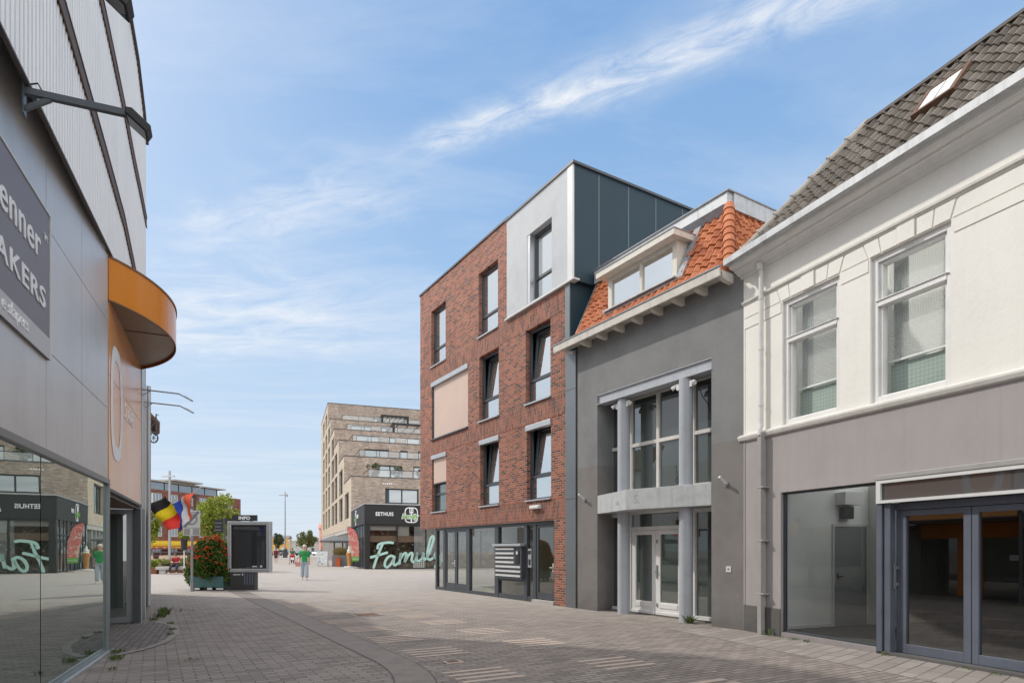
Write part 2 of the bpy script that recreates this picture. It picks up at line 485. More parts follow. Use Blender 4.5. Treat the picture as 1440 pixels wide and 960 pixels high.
def tile_mat(name, stops):
    m, t = newmat(name)
    g = t.n('ShaderNodeNewGeometry'); v = t.obj()
    k = t.math('ADD', t.math('MULTIPLY', g.outputs['Random Per Island'], .6), t.math('MULTIPLY', t.noise(v, 3.0, 5, .65), .5), clamp=True)
    c = t.ramp(k, stops)
    f = t.noise(v, 40, 4, .65)
    c = t.mix(t.math('MULTIPLY', t.math('SUBTRACT', f, .45, clamp=True), 1.4), c, [x * .35 for x in stops[0][1]])
    t.out(t.bsdf(c, .72, 0, f, .3, .01, .35)); return m


M['orange_tile'] = tile_mat('orange_clay_tile', [(0, (.30, .085, .035)), (.5, (.47, .15, .06)), (1, (.58, .22, .10))])
M['grey_tile'] = tile_mat('weathered_grey_tile', [(0, (.085, .07, .056)), (.4, (.165, .14, .115)), (.75, (.235, .203, .17)), (1, (.34, .30, .25))])


def mint_pattern():
    m, t = newmat('mint_patterned_net')
    v = t.obj(scale=(1, 1, 1), rot=(0, R(45), 0))
    ck = t.n('ShaderNodeTexChecker', {'Vector': v, 'Scale': 22.0, 'Color1': (.44, .50, .46, 1), 'Color2': (.29, .35, .32, 1)}).outputs[0]
    t.out(t.bsdf(t.mix(t.noise(t.obj(), 9, 3), ck, (.38, .43, .40)), .9)); return m


M['mint_net'] = mint_pattern()


def checker_grille():
    m, t = newmat('lattice_grille')
    v = t.obj(rot=(0, R(45), 0))
    ck = t.n('ShaderNodeTexChecker', {'Vector': v, 'Scale': 9.0, 'Color1': (.5, .5, .46, 1), 'Color2': (.06, .06, .05, 1)}).outputs[0]
    t.out(t.bsdf(ck, .7)); return m


M['lattice'] = checker_grille()


def print_mat(name, stops, scale=2.5):
    m, t = newmat(name)
    n = t.noise(t.obj(), scale, 4, .6, 1.5)
    t.out(t.bsdf(t.ramp(n, stops), .7)); return m


M['flag_print'] = print_mat('fruit_print', [(.30, (.75, .68, .55)), (.42, (.70, .22, .18)), (.52, (.62, .12, .12)), (.6, (.75, .55, .45)), (.72, (.25, .38, .14))])
M['board_print'] = print_mat('poster_print', [(.35, (.10, .12, .13)), (.45, (.55, .58, .6)), (.55, (.75, .76, .76)), (.68, (.22, .42, .08))], 2.2)
M['warm_interior_print'] = print_mat('busy_dining_room', [(.30, (.03, .025, .02)), (.44, (.13, .095, .06)), (.56, (.34, .24, .15)), (.68, (.5, .38, .25)), (.8, (.7, .58, .42))], 1.3)


def paving(name, c0, c1, c2, joint, bw, bh, ms, rot, far_lighter=False, bstr=.6):
    m, t = newmat(name)
    v = t.obj(rot=(0, 0, rot))
    wob = t.noise(v, 2.5, 2, .5)
    vv = t.n('ShaderNodeVectorMath', {0: v, 1: t.n('ShaderNodeCombineXYZ', {0: 0.0, 1: t.math('MULTIPLY', t.math('SUBTRACT', wob, .5), .03)}).outputs[0]}, operation='ADD').outputs[0]
    b = t.n('ShaderNodeTexBrick', {'Vector': vv, 'Scale': 1.0, 'Color1': (0, 0, 0, 1), 'Color2': (1, 1, 1, 1), 'Mortar': (.5, .5, .5, 1),
                                   'Mortar Size': ms, 'Mortar Smooth': .25, 'Bias': 0.0, 'Brick Width': bw, 'Row Height': bh}, offset=.5)
    big = t.noise(v, .22, 5, .65); med = t.noise(v, 1.6, 5, .65); fin = t.noise(v, 55, 3, .65)
    k = t.math('ADD', t.math('MULTIPLY', b.outputs['Color'], .56), t.math('MULTIPLY', med, .46), clamp=True)
    c = t.ramp(k, [(.18, c0), (.48, c1), (.85, c2)])
    c = t.mix(t.ramp(big, [(.35, 0), (.7, .35)]), c, c2)
    st = t.noise(v, .8, 6, .75, .6)
    c = t.mix(t.ramp(st, [(.56, 0), (.74, .38)]), c, [x * .5 for x in c0])
    c = t.mix(t.math('MULTIPLY', fin, .3), c, [x * .6 for x in c0])
    vo = t.n('ShaderNodeTexVoronoi', {'Vector': v, 'Scale': 1.9, 'Randomness': 1.0}).outputs['Distance']
    c = t.mix(t.ramp(vo, [(.035, .55), (.06, 0)]), c, [x * .45 for x in c0])
    vo2 = t.n('ShaderNodeTexVoronoi', {'Vector': t.obj(loc=(3.3, 7.1, 0)), 'Scale': 1.1}).outputs['Distance']
    c = t.mix(t.ramp(vo2, [(.022, .7), (.035, 0)]), c, [min(1, x * 1.6) for x in c2])
    # joints fill up with sand or dirt in places
    fill = t.ramp(t.noise(v, .9, 4, .6), [(.4, .55), (.62, .95)])
    if far_lighter:
        # lighter colour and fainter joints further along the street
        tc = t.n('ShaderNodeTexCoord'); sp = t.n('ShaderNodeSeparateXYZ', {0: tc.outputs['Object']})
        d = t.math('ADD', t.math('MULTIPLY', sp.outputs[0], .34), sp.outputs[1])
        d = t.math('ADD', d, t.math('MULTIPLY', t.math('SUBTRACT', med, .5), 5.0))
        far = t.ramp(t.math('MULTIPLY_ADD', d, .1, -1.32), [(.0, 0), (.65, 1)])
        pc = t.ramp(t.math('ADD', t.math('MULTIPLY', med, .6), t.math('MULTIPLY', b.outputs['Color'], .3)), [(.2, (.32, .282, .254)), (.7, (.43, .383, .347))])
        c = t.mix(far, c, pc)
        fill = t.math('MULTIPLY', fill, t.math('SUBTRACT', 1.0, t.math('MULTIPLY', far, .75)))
    c = t.mix(t.math('MULTIPLY', b.outputs['Fac'], fill), c, joint)
    h = t.math('SUBTRACT', t.math('ADD', t.math('MULTIPLY', fin, .25), t.math('MULTIPLY', b.outputs['Color'], .25)), b.outputs['Fac'])
    t.out(t.bsdf(c, .82, 0, h, bstr, .012, .35)); return m


M['paving'] = paving('street_clinkers', (.182, .156, .137), (.266, .228, .204), (.34, .297, .268), (.07, .059, .051), .30, .105, .010, R(-30), far_lighter=True)
M['paving_side'] = paving('pavement_slabs', (.235, .207, .186), (.30, .265, .24), (.365, .325, .297), (.10, .086, .076), .60, .20, .010, R(68.8))
M['paving_door'] = paving('entrance_clinkers', (.13, .115, .105), (.185, .165, .152), (.23, .208, .19), (.06, .05, .045), .21, .105, .01, R(65))

# ------------------------------------------------------------------ facade frames (x along the front, y into the building)
AB = math.atan2(-1, .6115); OB = (-.1483 * 26, 26.0, 0)
AW = math.atan2(-1, .3885); OW = (4.585, 12.2, 0)
AL = math.atan2(1, -.463); OL = (-6.35, 9.73, 0)
AF = math.atan2(.368, 1); OF = (-11.83, 49.7, 0)


def at(o, a, x, y, z=0):
    return Vector((o[0] + math.cos(a) * x - math.sin(a) * y, o[1] + math.sin(a) * x + math.cos(a) * y, z))


# ================================================================== ground
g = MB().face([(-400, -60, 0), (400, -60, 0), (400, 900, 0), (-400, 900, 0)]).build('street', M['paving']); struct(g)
sd = MB().face([(-.9, -1.25, 0), (14, -1.25, 0), (14, -.005, 0), (-.2, -.005, 0)])
o = sd.build('pavement', M['paving_side']); o.location = (OW[0], OW[1], .004); o.rotation_euler = (0, 0, AW); struct(o)
# drain strip of smooth slabs, gently curving
lp = [(-12.6, 26.6), (-9.16, 20.93), (-6.2, 16.0), (-3.5, 11.45), (-2.4, 9.6), (-1.78, 8.52), (-1.40, 7.42), (-1.05, 5.2), (-.9, 2), (-.9, -6)]
rp = [(-12.05, 26.8), (-8.66, 21.15), (-5.74, 16.27), (-3.05, 11.7), (-1.97, 9.8), (-1.33, 8.65), (-.93, 7.5), (-.56, 5.25), (-.4, 2), (-.4, -6)]
def smooth(P, sub=5):
    P = [Vector(p) for p in P]; out = []
    for i in range(len(P) - 1):
        p0 = P[max(i - 1, 0)]; p1 = P[i]; p2 = P[i + 1]; p3 = P[min(i + 2, len(P) - 1)]
        for k in range(sub):
            t = k / sub; out.append(.5 * ((2 * p1) + (p2 - p0) * t + (2 * p0 - 5 * p1 + 4 * p2 - p3) * t * t + (3 * p1 - p0 - 3 * p2 + p3) * t ** 3))
    return out + [P[-1]]
lp = smooth(lp); rp = smooth(rp)
mb = MB()
for i in range(len(lp) - 1):
    n = max(1, int((Vector(lp[i]) - Vector(lp[i + 1])).length / .62))
    for k in range(n):
        a0, a1 = k / n, (k + 1) / n - .018
        q = lambda P, t: Vector(P[i]).lerp(Vector(P[i + 1]), t)
        mb.face([(*q(lp, a0), .004), (*q(rp, a0), .004), (*q(rp, a1), .004), (*q(lp, a1), .004)])
struct(mb.build('drain_strip', M['strip_stone']))
mb = MB()
for P in (lp, rp):
    s_ = 1 if P is rp else -1
    for i in range(len(P) - 1):
        a, b = Vector(P[i]), Vector(P[i + 1]); d = (b - a).normalized(); nn = Vector((-d.y, d.x)) * .008
        a = a + nn * s_ * 1.4; b = b + nn * s_ * 1.4
        mb.face([(*(a - nn), .004), (*(a + nn), .004), (*(b + nn), .004), (*(b - nn), .004)])
struct(mb.build('gutter_slot', M['slot']))
# tan stone inlays: two staggered rows of five bars
d1 = Vector((.8766, .4812)); d2 = Vector((-.4812, .8766))
cents = [(-6.64, 18.77), (-5.65, 17.01), (-4.71, 15.38), (-3.77, 13.79), (-2.95, 12.45), (-2.09, 11.1), (-1.21, 9.68), (-.37, 7.93), (.55, 6.3), (1.5, 4.7),
         (-5.07, 19.5), (-4.09, 17.93), (-3.2, 16.32), (-2.26, 14.86), (-1.53, 13.61), (-.57, 12.12), (.37, 10.67), (1.47, 8.75), (2.4, 7.15)]
for k, (cx, cy) in enumerate(cents):
    mb = MB(); c = Vector((cx, cy)); nb = 4
    for j in range(nb):
        m_ = c + d2 * ((j - (nb - 1) / 2) * .21); hl = .43; hw = .052
        q = [m_ - d1 * hl - d2 * hw, m_ + d1 * hl - d2 * hw, m_ + d1 * hl + d2 * hw, m_ - d1 * hl + d2 * hw]
        mb.face([(p.x, p.y, .004) for p in q])
    struct(mb.build('paving_inlay', M['stone_tan']))
# curved kerb and clinkers in front of the left entrance
kc = [(-6.02, 9.35), (-5.95, 9.95), (-6.05, 10.7), (-6.38, 11.6), (-6.82, 12.45), (-7.4, 13.2), (-8.0, 13.75)]
ki = [at(OL, AL, .02, .04), at(OL, AL, .02, 1.28), at(OL, AL, 4.1, 1.28), at(OL, AL, 4.1, -.02)]
mb = MB().face([(p[0], p[1], .008) for p in kc] + [(p.x, p.y, .008) for p in reversed(ki)])
struct(mb.build('entrance_paving', M['paving_door']))
mb = MB(); P = [Vector(p) for p in kc]
P2 = []
for i in range(len(P) - 1):
    for k in range(3): P2.append(P[i].lerp(P[i + 1], k / 3))
P2.append(P[-1])
for i in range(len(P2) - 1):
    a, b = P2[i], P2[i + 1]; d = (b - a).normalized(); nn = Vector((d.y, -d.x)) * .12; b2 = a.lerp(b, .96)
    mb.face([(*a, .012), (*(a + nn), .012), (*(b2 + nn), .012), (*b2, .012)])
struct(mb.build('curved_kerb', M['kerbstone']))
mh = thing('manhole_cover', 'flat iron cover set in a stone frame between the tan inlays in the street', 'manhole cover', (-3.55, 15.1, 0), R(29))
MB().box(-.34, .34, -.34, .34, .002, .012).build('frame', M['kerbstone'], mh)
c_ = MB().box(-.27, .27, -.27, .27, .004, .016)
for i in range(5): c_.box(-.22 + i * .1, -.18 + i * .1, -.22, .22, .016, .02)
c_.build('lid', M['rust'], mh)
mh2 = thing('valve_cover', 'small rusty valve cover in the street beside the nearest tan inlay', 'manhole cover', (-.84, 8.78, 0), R(29))
MB().box(-.13, .13, -.1, .1, .002, .013).build('frame', M['stone_tan'], mh2)
MB().box(-.08, .08, -.06, .06, .004, .018).build('lid', M['rust'], mh2)



# ================================================================== generic window
def window(par, x0, x1, z0, z1, y, frame, pane, tr=(), mu=(), w=.06, d=.07, name='window', tilt=0):
    f = MB().frame(x0, x1, z0, z1, w, y, y + d, tr, mu)
    o = f.build(name, frame, par)
    zt = [z0 + w, *[z for z in tr], z1 - w]; xm = [x0 + w, *mu, x1 - w]
    for i in range(len(zt) - 1):
        for j in range(len(xm) - 1):
            top = i == len(zt) - 2
            za = zt[i] + (w / 2 if i else 0); zb = zt[i + 1] - (0 if top else w / 2)
            xa = xm[j] + (w / 2 if j else 0); xb = xm[j + 1] - (0 if j == len(xm) - 2 else w / 2)
            if tilt and top:
                sm = Matrix.Translation((0, y + d, za)) @ Matrix.Rotation(R(-tilt), 4, 'X') @ Matrix.Translation((0, -y - d, -za))
                s = MB().frame(xa + .004, xb - .004, za + .004, zb - .004, .055, y + d + .004, y + d + .06); s.xf(sm)
                s = s.build('tilted_sash', frame, o)
                p = MB().face([(xa + .05, y + d + .03, za + .05), (xb - .05, y + d + .03, za + .05), (xb - .05, y + d + .03, zb - .05), (xa + .05, y + d + .03, zb - .05)]); p.xf(sm)
                p.build('pane', pane, o)
                continue
            MB().face([(xa - .01, y + d * .6, za - .01), (xb + .01, y + d * .6, za - .01), (xb + .01, y + d * .6, zb + .01), (xa - .01, y + d * .6, zb + .01)]).build('pane', pane, o)
    return o


def tiles(par, name, mat, pt, wx0, wx1, slope_len, cw, ch, inside, amp=.035, lift=.03):
    """pantiles; pt(u, s, h) maps along-eave u, up-slope s, height h to a point; inside(u, s) keeps a tile"""
    mb = MB(); nx = int(round((wx1 - wx0) / cw)); ns = int(math.ceil(slope_len / ch)); n = 6
    prof = [(k / n, math.sin(2 * math.pi * (k / n)) * amp + (amp * .55 if k in (4, 5) else 0) * 0) for k in range(n + 1)]
    for j in range(ns):
        for i in range(nx):
            u0 = wx0 + i * cw; s0 = j * ch
            if not inside(u0 + cw / 2, s0 + ch / 2): continue
            jit = random.uniform(-.012, .010); js = random.uniform(-.016, .016)
            base = len(mb.v)
            for (s, h) in ((s0 + js - .03, lift * .1), (s0 + js - .03, lift), (s0 + ch + .02, .0)):
                for t, w in prof:
                    mb.v.append(tuple(pt(u0 + t * cw * 1.02, min(s, slope_len), w + h + jit)))
            for r in range(2):
                for k in range(n):
                    a = base + r * (n + 1) + k
                    mb.f.append((a, a + 1, a + n + 2, a + n + 1))
    o = mb.build(name, mat, par, smooth=False)
    return o


# ================================================================== red brick building
bb = thing('brick_building', 'four storey red brick apartment building with a light grey box at its top corner', 'building', OB, AB)
WH = [(1.12, 2.48, 8.93, 11.2), (5.15, 6.5, 8.95, 11.2), (7.15, 10.31, 8.98, 12.3), (1.18, 4.35, 6.0, 8.27), (5.2, 6.55, 6.02, 8.28), (8.2, 9.52, 6.02, 8.28),
      (1.2, 2.53, 3.08, 5.36), (5.26, 6.56, 3.08, 5.36), (8.25, 9.55, 3.08, 5.36), (-1, 9.71, -1, 2.44, .32)]
w = MB().wall(0, 10.31, 0, 12.2, WH, .2)
w.face([(0, 0, 2.44), (0, 9, 2.44), (0, 9, 12.2), (0, 0, 12.2)])
w.face([(0, .32, 2.44), (9.71, .32, 2.44), (9.71, 9, 2.44), (0, 9, 2.44)])
w.face([(10.31, 0, 0), (10.31, 9, 0), (10.31, 9, 8.98), (10.31, 0, 8.98)])
w.face([(0, 9, 0), (10.31, 9, 0), (10.31, 9, 12.2), (0, 9, 12.2)])
w.build('wall', M['brick'], bb)
s = MB()
for z0, z1 in ((8.32, 8.9), (5.40, 5.97), (2.47, 3.05)):
    s.box(0.004, 10.30, -.006, .002, z0, z1)
s.build('soldier_course', M['brick_v'], bb)
MB().box(-.03, 7.16, -.04, 9.04, 12.2, 12.27).build('roof_edge', M['slate'], bb)
for (x0, x1, z0, z1, tilt) in ((1.12, 2.48, 8.93, 11.2, 0), (5.15, 6.5, 8.95, 11.2, 0), (5.2, 6.55, 6.02, 8.28, 5), (8.2, 9.52, 6.02, 8.28, 5),
                               (1.2, 2.53, 3.08, 5.36, 0), (5.26, 6.56, 3.08, 5.36, 5), (8.25, 9.55, 3.08, 5.36, 5)):
    window(bb, x0, x1, z0, z1, .14, M['slate'], M['glass_up'] if z0 > 4 else M['glass_dark'] if x0 < 2 else M['glass_up'], tr=(z0 + .72,), w=.075, d=.08, tilt=tilt)
    MB().box(x0 - .03, x1 + .03, -.06, .13, z0 - .03, z0 + .012).build('sill', M['alu'], bb)
    if tilt:
        MB().face([(x0, .42, z0), (x1, .42, z0), (x1, .42, z1), (x0, .42, z1)]).build('room_backdrop', M['interior'], bb)
    if z0 < 4:
        MB().box(x0 - .01, x1 + .02, -.05, .13, z1 - .16, z1 + .005).build('screen_cassette', M['alu'], bb, bevel=.01)
MB().box(1.17, 4.37, -.05, .1, 8.12, 8.29).build('screen_cassette', M['alu'], bb, bevel=.01)
MB().box(1.27, 4.30, .06, .075, 6.05, 8.12).build('roller_screen', M['beige_screen'], bb)
MB().box(1.19, 1.26, .03, .1, 6.02, 8.12).box(4.3, 4.345, .03, .1, 6.02, 8.12).build('screen_rail', M['slate'], bb)
MB().box(1.15, 4.38, -.07, .13, 5.965, 6.012).box(1.27, 4.30, .05, .085, 6.02, 6.06).build('sill', M['slate'], bb)
MB().box(1.27, 2.46, .05, .062, 4.25, 5.2).build('roller_screen', M['beige_screen'], bb)
MB().box(1.26, 2.47, .045, .07, 4.2, 4.25).build('screen_bar', M['slate'], bb)
# light grey box on the top corner
bx = MB().wall(7.15, 10.42, 8.99, 12.12, [(8.35, 9.66, 9.05, 11.13)], .26, y=-.05)
bx.face([(7.15, -.05, 8.99), (7.15, -.05, 12.12), (7.15, .1, 12.12), (7.15, .1, 8.99)])
bx.face([(7.15, .5, 12.1), (10.42, .5, 12.1), (10.42, 9, 12.1), (7.15, 9, 12.1)])
bx.build('corner_box', M['stucco'], bb)
MB().box(10.42, 10.655, -.062, .0, 8.97, 12.12).build('corner_trim', M['alu_light'], bb)
MB().box(8.36, 8.5, -.04, .2, 9.06, 11.12).build('window_lining', M['alu'], bb)
window(bb, 8.5, 9.65, 9.06, 11.12, .14, M['slate'], M['glass_up'], tr=(9.78,), w=.075, d=.08)
dk = MB().box(10.5, 10.66, .003, 9.5, 8.96, 12.12).box(10.33, 10.50, .003, 9.5, 6.5, 8.955)
dk.box(10.34, 10.50, .2, 9.5, 0, 6.5)
dk.build('side_cladding', M['dark_panel'], bb)
sj = MB()
for yy in (.85, 1.95, 3.03, 4.15, 5.3): sj.box(10.659, 10.664, yy, yy + .018, 8.98, 12.1)
sj.build('cladding_joint', M['strip'], bb)
MB().box(7.1, 10.72, -.09, 9.5, 12.12, 12.19).build('box_roof_edge', M['slate'], bb)
MB().box(7.08, 10.74, -.1, .12, 8.945, 8.99).build('box_drip_edge', M['alu_light'], bb)
st = MB()
for z0, z1 in ((7.03, 8.94),): st.box(10.27, 10.48, -.03, .06, z0, z1)
for z0, z1 in ((0.0, 2.98), (2.99, 5.98), (5.99, 7.02)): st.box(10.29, 10.75, -.03, .06, z0, z1)
st.build('corner_strip', M['strip'], bb)
MB().box(10.752, 10.80, .03, .1, 0, 7.0).build('shadow_gap', M['black'], bb)
# glazed ground floor
gf = MB(); Y0, Y1 = .1, .2
gf.box(1.33, 9.71, Y0, Y1, 2.34, 2.44); gf.box(1.33, 6.4, Y0, Y1, 0, .12); gf.box(6.4, 8.6, Y0, Y1, 0, .16)
for x0, x1 in ((1.33, 1.45), (2.05, 2.22), (4.08, 4.28), (6.12, 6.36), (7.95, 8.12), (8.46, 8.62), (9.63, 9.71)):
    gf.box(x0, x1, Y0 - .01, Y1 + .01, 0, 2.345)
gf.box(6.36, 7.95, Y0, Y1, 1.72, 1.80); gf.box(6.36, 7.95, Y0, Y1, .58, .66)
gf.build('shopfront_frame', M['slate'], bb)
for x0, x1, z0, z1 in ((1.45, 2.05, .12, 2.34), (4.28, 6.12, .12, 2.34), (6.36, 7.95, 1.8, 2.34), (6.36, 7.95, .16, .58), (8.12, 8.46, .16, 2.34)):
    MB().face([(x0, .16, z0), (x1, .16, z0), (x1, .16, z1), (x0, .16, z1)]).build('pane', M['glass_store'], bb)
for x0, x1, hx in ((2.22, 3.14, 3.06), (3.15, 4.08, 0), (8.63, 9.62, 9.5)):
    dd = MB().frame(x0 + .005, x1 - .005, .125, 2.335, .085, .11, .17); dd.box(x0 + .09, x1 - .09, .115, .165, .2, .32)
    dr = dd.build('door', M['slate'], bb)
    MB().face([(x0 + .08, .14, .3), (x1 - .08, .14, .3), (x1 - .08, .14, 2.26), (x0 + .08, .14, 2.26)]).build('pane', M['glass_store'], dr)
    if hx: MB().box(hx, hx + .04, .09, .112, .95, 1.2).box(hx - .1, hx + .03, .05, .07, 1.06, 1.085).box(hx + .005, hx + .03, .06, .11, 1.06, 1.085).build('handle', M['alu_light'], dr)
MB().box(8.6, 9.72, -.05, .11, 0, .10).build('door_step', M['concrete'], bb)
mbx = MB().box(6.34, 7.98, -.02, .12, .66, 1.70)
mbx.build('mailbox_panel', M['slate'], bb)
MB().box(6.27, 8.03, -.10, .12, 1.70, 1.775).build('mailbox_hood', M['alu'], bb, bevel=.008)
for r in range(7):
    z0 = 1.585 - r * .142; n = 5 if r < 4 else 6; xr = 7.55 if r < 4 else 7.93
    f = MB()
    for k in range(n):
        x0 = 6.4 + (xr - 6.4) * k / n
        f.box(x0 + .004, 6.4 + (xr - 6.4) * (k + 1) / n - .004, -.045, -.018, z0, z0 + .062)
    f.build('mailbox_row', M['alu_light'], bb)
MB().box(7.66, 7.86, -.04, -.018, 1.15, 1.56).build('intercom', M['black'], bb)
MB().box(7.71, 7.81, -.05, -.039, 1.44, 1.54).build('intercom_label', M['alu_light'], bb)
MB().box(8.2, 8.38, .08, .15, 1.05, 1.62).build('doorbell_panel', M['alu'], bb)
MB().box(8.23, 8.35, .07, .082, 1.45, 1.56).box(8.24, 8.34, .07, .082, 1.12, 1.3).build('doorbell_screen', M['black'], bb)
rm = MB().box(1.5, 9.7, 3.6, 3.7, 0, 2.4).box(6.25, 6.35, .25, 3.6, 0, 2.4).box(9.7, 9.78, .25, 3.6, 0, 2.4)
rm.build('lobby_wall', M['interior_warm'], bb)
MB().box(1.4, 9.7, .22, 3.6, .005, .1).build('lobby_floor', M['floor_pale'], bb)
MB().box(5.0, 5.5, 1.6, 2.0, .1, 2.4).build('lobby_pillar', M['coral'], bb)
MB().face([(1.36, .2, .1), (1.36, 3.6, .1), (1.36, 3.6, 2.4), (1.36, .2, 2.4)]).build('pane', M['glass_store'], bb)
lamp = thing('wall_lamp', 'white bulkhead lamp on the brick wall above the apartment entrance door', 'lamp', at(OB, AB, 8.82, 0, 2.86), AB)
MB().box(-.25, .25, -.05, -.001, -.06, .06).build('back_plate', M['alu_light'], lamp)
MB().box(-.24, .24, -.13, -.05, -.05, .05).build('diffuser', M['white_paint'], lamp, bevel=.02)

# ================================================================== grey shop with the orange mansard roof
OG = at(OB, AB, 10.8, 0)
gb = thing('grey_shop', 'grey rendered shop with an orange tiled mansard roof, a dormer and two round columns', 'building', OG, AB)
GH = [(.84, 4.56, -1, 5.60, .62)]
GW = 5.36
for nm, z0, z1, mt in (('upper_render', 3.785, 7.1, 'grey_up'), ('lower_render', 0, 3.785, 'grey_low')):
    w = MB(); hs = GH
    xs = [(0, .84), (4.56, GW)]
    for a, b in xs: w.face([(a, 0, z0), (b, 0, z0), (b, 0, z1), (a, 0, z1)])
    zt = min(z1, 5.6)
    for x in (.84, 4.56): w.face([(x, 0, z0), (x, .62, z0), (x, .62, zt), (x, 0, zt)])
    if z1 > 5.6:
        w.face([(.84, 0, 5.6), (4.56, 0, 5.6), (4.56, 0, z1), (.84, 0, z1)]); w.face([(.84, 0, 5.6), (4.56, 0, 5.6), (4.56, .62, 5.6), (.84, .62, 5.6)])
    w.face([(GW, 0, z0), (GW, 8, z0), (GW, 8, z1), (GW, 0, z1)])
    w.build(nm, M[mt], gb)
WF = M['white_trim']
wy = .5
for (x0, x1, mu) in ((.72, 1.52, ()), (1.50, 3.42, (2.49,)), (3.56, 4.62, ())):
    window(gb, x0, x1, 3.0, 5.46, wy, WF, M['glass_dark'], tr=(4.22,), mu=mu, w=.085, d=.1)
for (x0, x1) in ((.70, 1.34), (3.57, 4.62)):
    window(gb, x0, x1, .02, 2.52, wy, M['white_paint'], M['glass_dark'], w=.09, d=.1)
    window(gb, x0 + .001, x1 - .001, 2.53, 2.99, wy + .01, WF, M['glass_dark'], w=.08, d=.08, name='panel_window')
df = MB().box(1.47, 1.56, wy, wy + .1, 0, 2.55).box(3.26, 3.36, wy, wy + .1, 0, 2.55).box(1.56, 3.26, wy, wy + .1, 2.48, 2.56).box(1.56, 3.26, wy, wy + .1, 2.07, 2.16)
df.build('door_frame', M['white_paint'], gb)
MB().face([(1.55, wy + .05, 2.15), (3.27, wy + .05, 2.15), (3.27, wy + .05, 2.49), (1.55, wy + .05, 2.49)]).build('transom_pane', M['glass_dark'], gb)
MB().face([(1.47, wy + .06, 2.55), (3.36, wy + .06, 2.55), (3.36, wy + .06, 3.0), (1.47, wy + .06, 3.0)]).build('infill_panel', M['sign_grey'], gb)
for x0, x1, h in ((1.565, 2.405, 0), (2.415, 3.255, 1)):
    d_ = MB().box(x0, x0 + .15, wy + .02, wy + .08, .03, 2.065).box(x1 - .12, x1, wy + .02, wy + .08, .03, 2.065)
    d_.box(x0 + .15, x1 - .12, wy + .02, wy + .08, 1.96, 2.065).box(x0 + .15, x1 - .12, wy + .02, wy + .08, .03, .33)
    d_.box(x0 + .02, x1 - .02, wy - .01, wy + .02, .03, .10).box(x0 + .15, x1 - .12, wy + .008, wy + .021, .19, .30)
    d_ = d_.build('door', M['white_paint'], gb, bevel=.006)
    MB().face([(x0 + .14, wy + .05, .32), (x1 - .11, wy + .05, .32), (x1 - .11, wy + .05, 1.97), (x0 + .14, wy + .05, 1.97)]).build('pane', M['glass_dark'], d_)
    if h:
        MB().box(x0 + .03, x0 + .075, wy - .0, wy + .02, .9, 1.22).box(x0 + .04, x0 + .13, wy - .04, wy - .02, 1.05, 1.075).box(x0 + .045, x0 + .065, wy - .04, wy, 1.05, 1.075).build('handle', M['steel'], d_)
        MB().box(x0 + .03, x0 + .07, wy, wy + .02, 1.75, 1.83).box(x0 + .03, x0 + .07, wy, wy + .02, .22, .3).build('lock', M['steel'], d_)
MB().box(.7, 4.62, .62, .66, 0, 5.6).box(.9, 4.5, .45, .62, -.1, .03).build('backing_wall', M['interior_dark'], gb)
for cx, cy in ((1.66, .17), (3.77, .10)):
    MB().tube([(cx, cy, 0), (cx, cy, 5.34)], .15, 36).build('column', M['column'], gb)
bm_ = MB().box(.83, 4.57, .04, .06, 5.36, 5.595).box(.83, 4.57, -.02, .26, 5.345, 5.362).box(.83, 4.57, .0, .24, 5.58, 5.598)
bm_.build('lintel_beam', M['column'], gb)
# V shaped fascia sign on the columns
pl = [(.845, .0), (2.46, -.467), (4.555, .0), (4.555, .35), (.845, .35)]
sg = MB().prism_z(pl, 2.52, 2.99)
sg.build('bow_fascia', M['sign_grey'], gb, bevel=.006)
def on_facet(p0, p1, body, size, off, z, nm):
    a = math.atan2(p1[1] - p0[1], p1[0] - p0[0])
    t = text(body, size, 0, 0, 0, M['ghost'], nm, gb, depth=.001)
    t.data.transform(Matrix.Translation((p0[0] + math.cos(a) * off + math.sin(a) * .003, p0[1] + math.sin(a) * off - math.cos(a) * .003, z)) @ Matrix.Rotation(a, 4, 'Z'))
on_facet(pl[1], pl[2], 'S.', .30, .2, 2.66, 'ghost_letter')
on_facet(pl[0], pl[1], 'on', .20, 1.1, 2.66, 'ghost_letter')
cam_n = 0
for cx, cy, sx in ((1.66, .17, 1), (1.66, .17, -1), (3.77, .10, 1), (3.77, .10, -1)):
    lab = {(1.66, 1): 'small white spotlight on the right side of the far column', (1.66, -1): 'small white spotlight on the left side of the far column',
           (3.77, 1): 'small white spotlight with cable on the right side of the near column', (3.77, -1): 'small white spotlight on the left side of the near column'}[(cx, sx)]
    sp = thing('spotlight', lab, 'spotlight', at(OG, AB, cx + sx * .15, cy - .02, 5.2), AB, 'spotlights on the shop columns'); sp.scale = (.75, .75, .75)
    MB().box(min(0, sx * .1), max(0, sx * .1), -.06, .04, -.09, .09).build('bracket', M['white_paint'], sp)
    MB().tube([(sx * .14, -.02, .05), (sx * .24, -.1, -.03)], [.05, .065], 12).build('lamp_head', M['white_paint'], sp)
MB().tube([(4.05, .2, 5.1), (4.12, .24, 4.9), (4.2, .3, 4.75), (4.22, .36, 4.6)], .01, 6).build('cable', M['black'], gb)
for i, (hx, lb) in enumerate(((.33, 'flag pole holder on the grey wall left of the shop opening'), (4.95, 'flag pole holder on the grey wall right of the shop opening'))):
    h_ = thing('flag_holder', lb, 'flag holder', at(OG, AB, hx, 0, 2.96), AB, 'flag pole holders on the grey shop')
    MB().tube([(0, .0, -.04), (0, -.03, -.04)], .055, 12).build('wall_plate', M['steel'], h_)
    MB().tube([(0, -.03, -.04), (-.02, -.2, .1)], .03, 10).build('socket', M['alu_light'], h_)
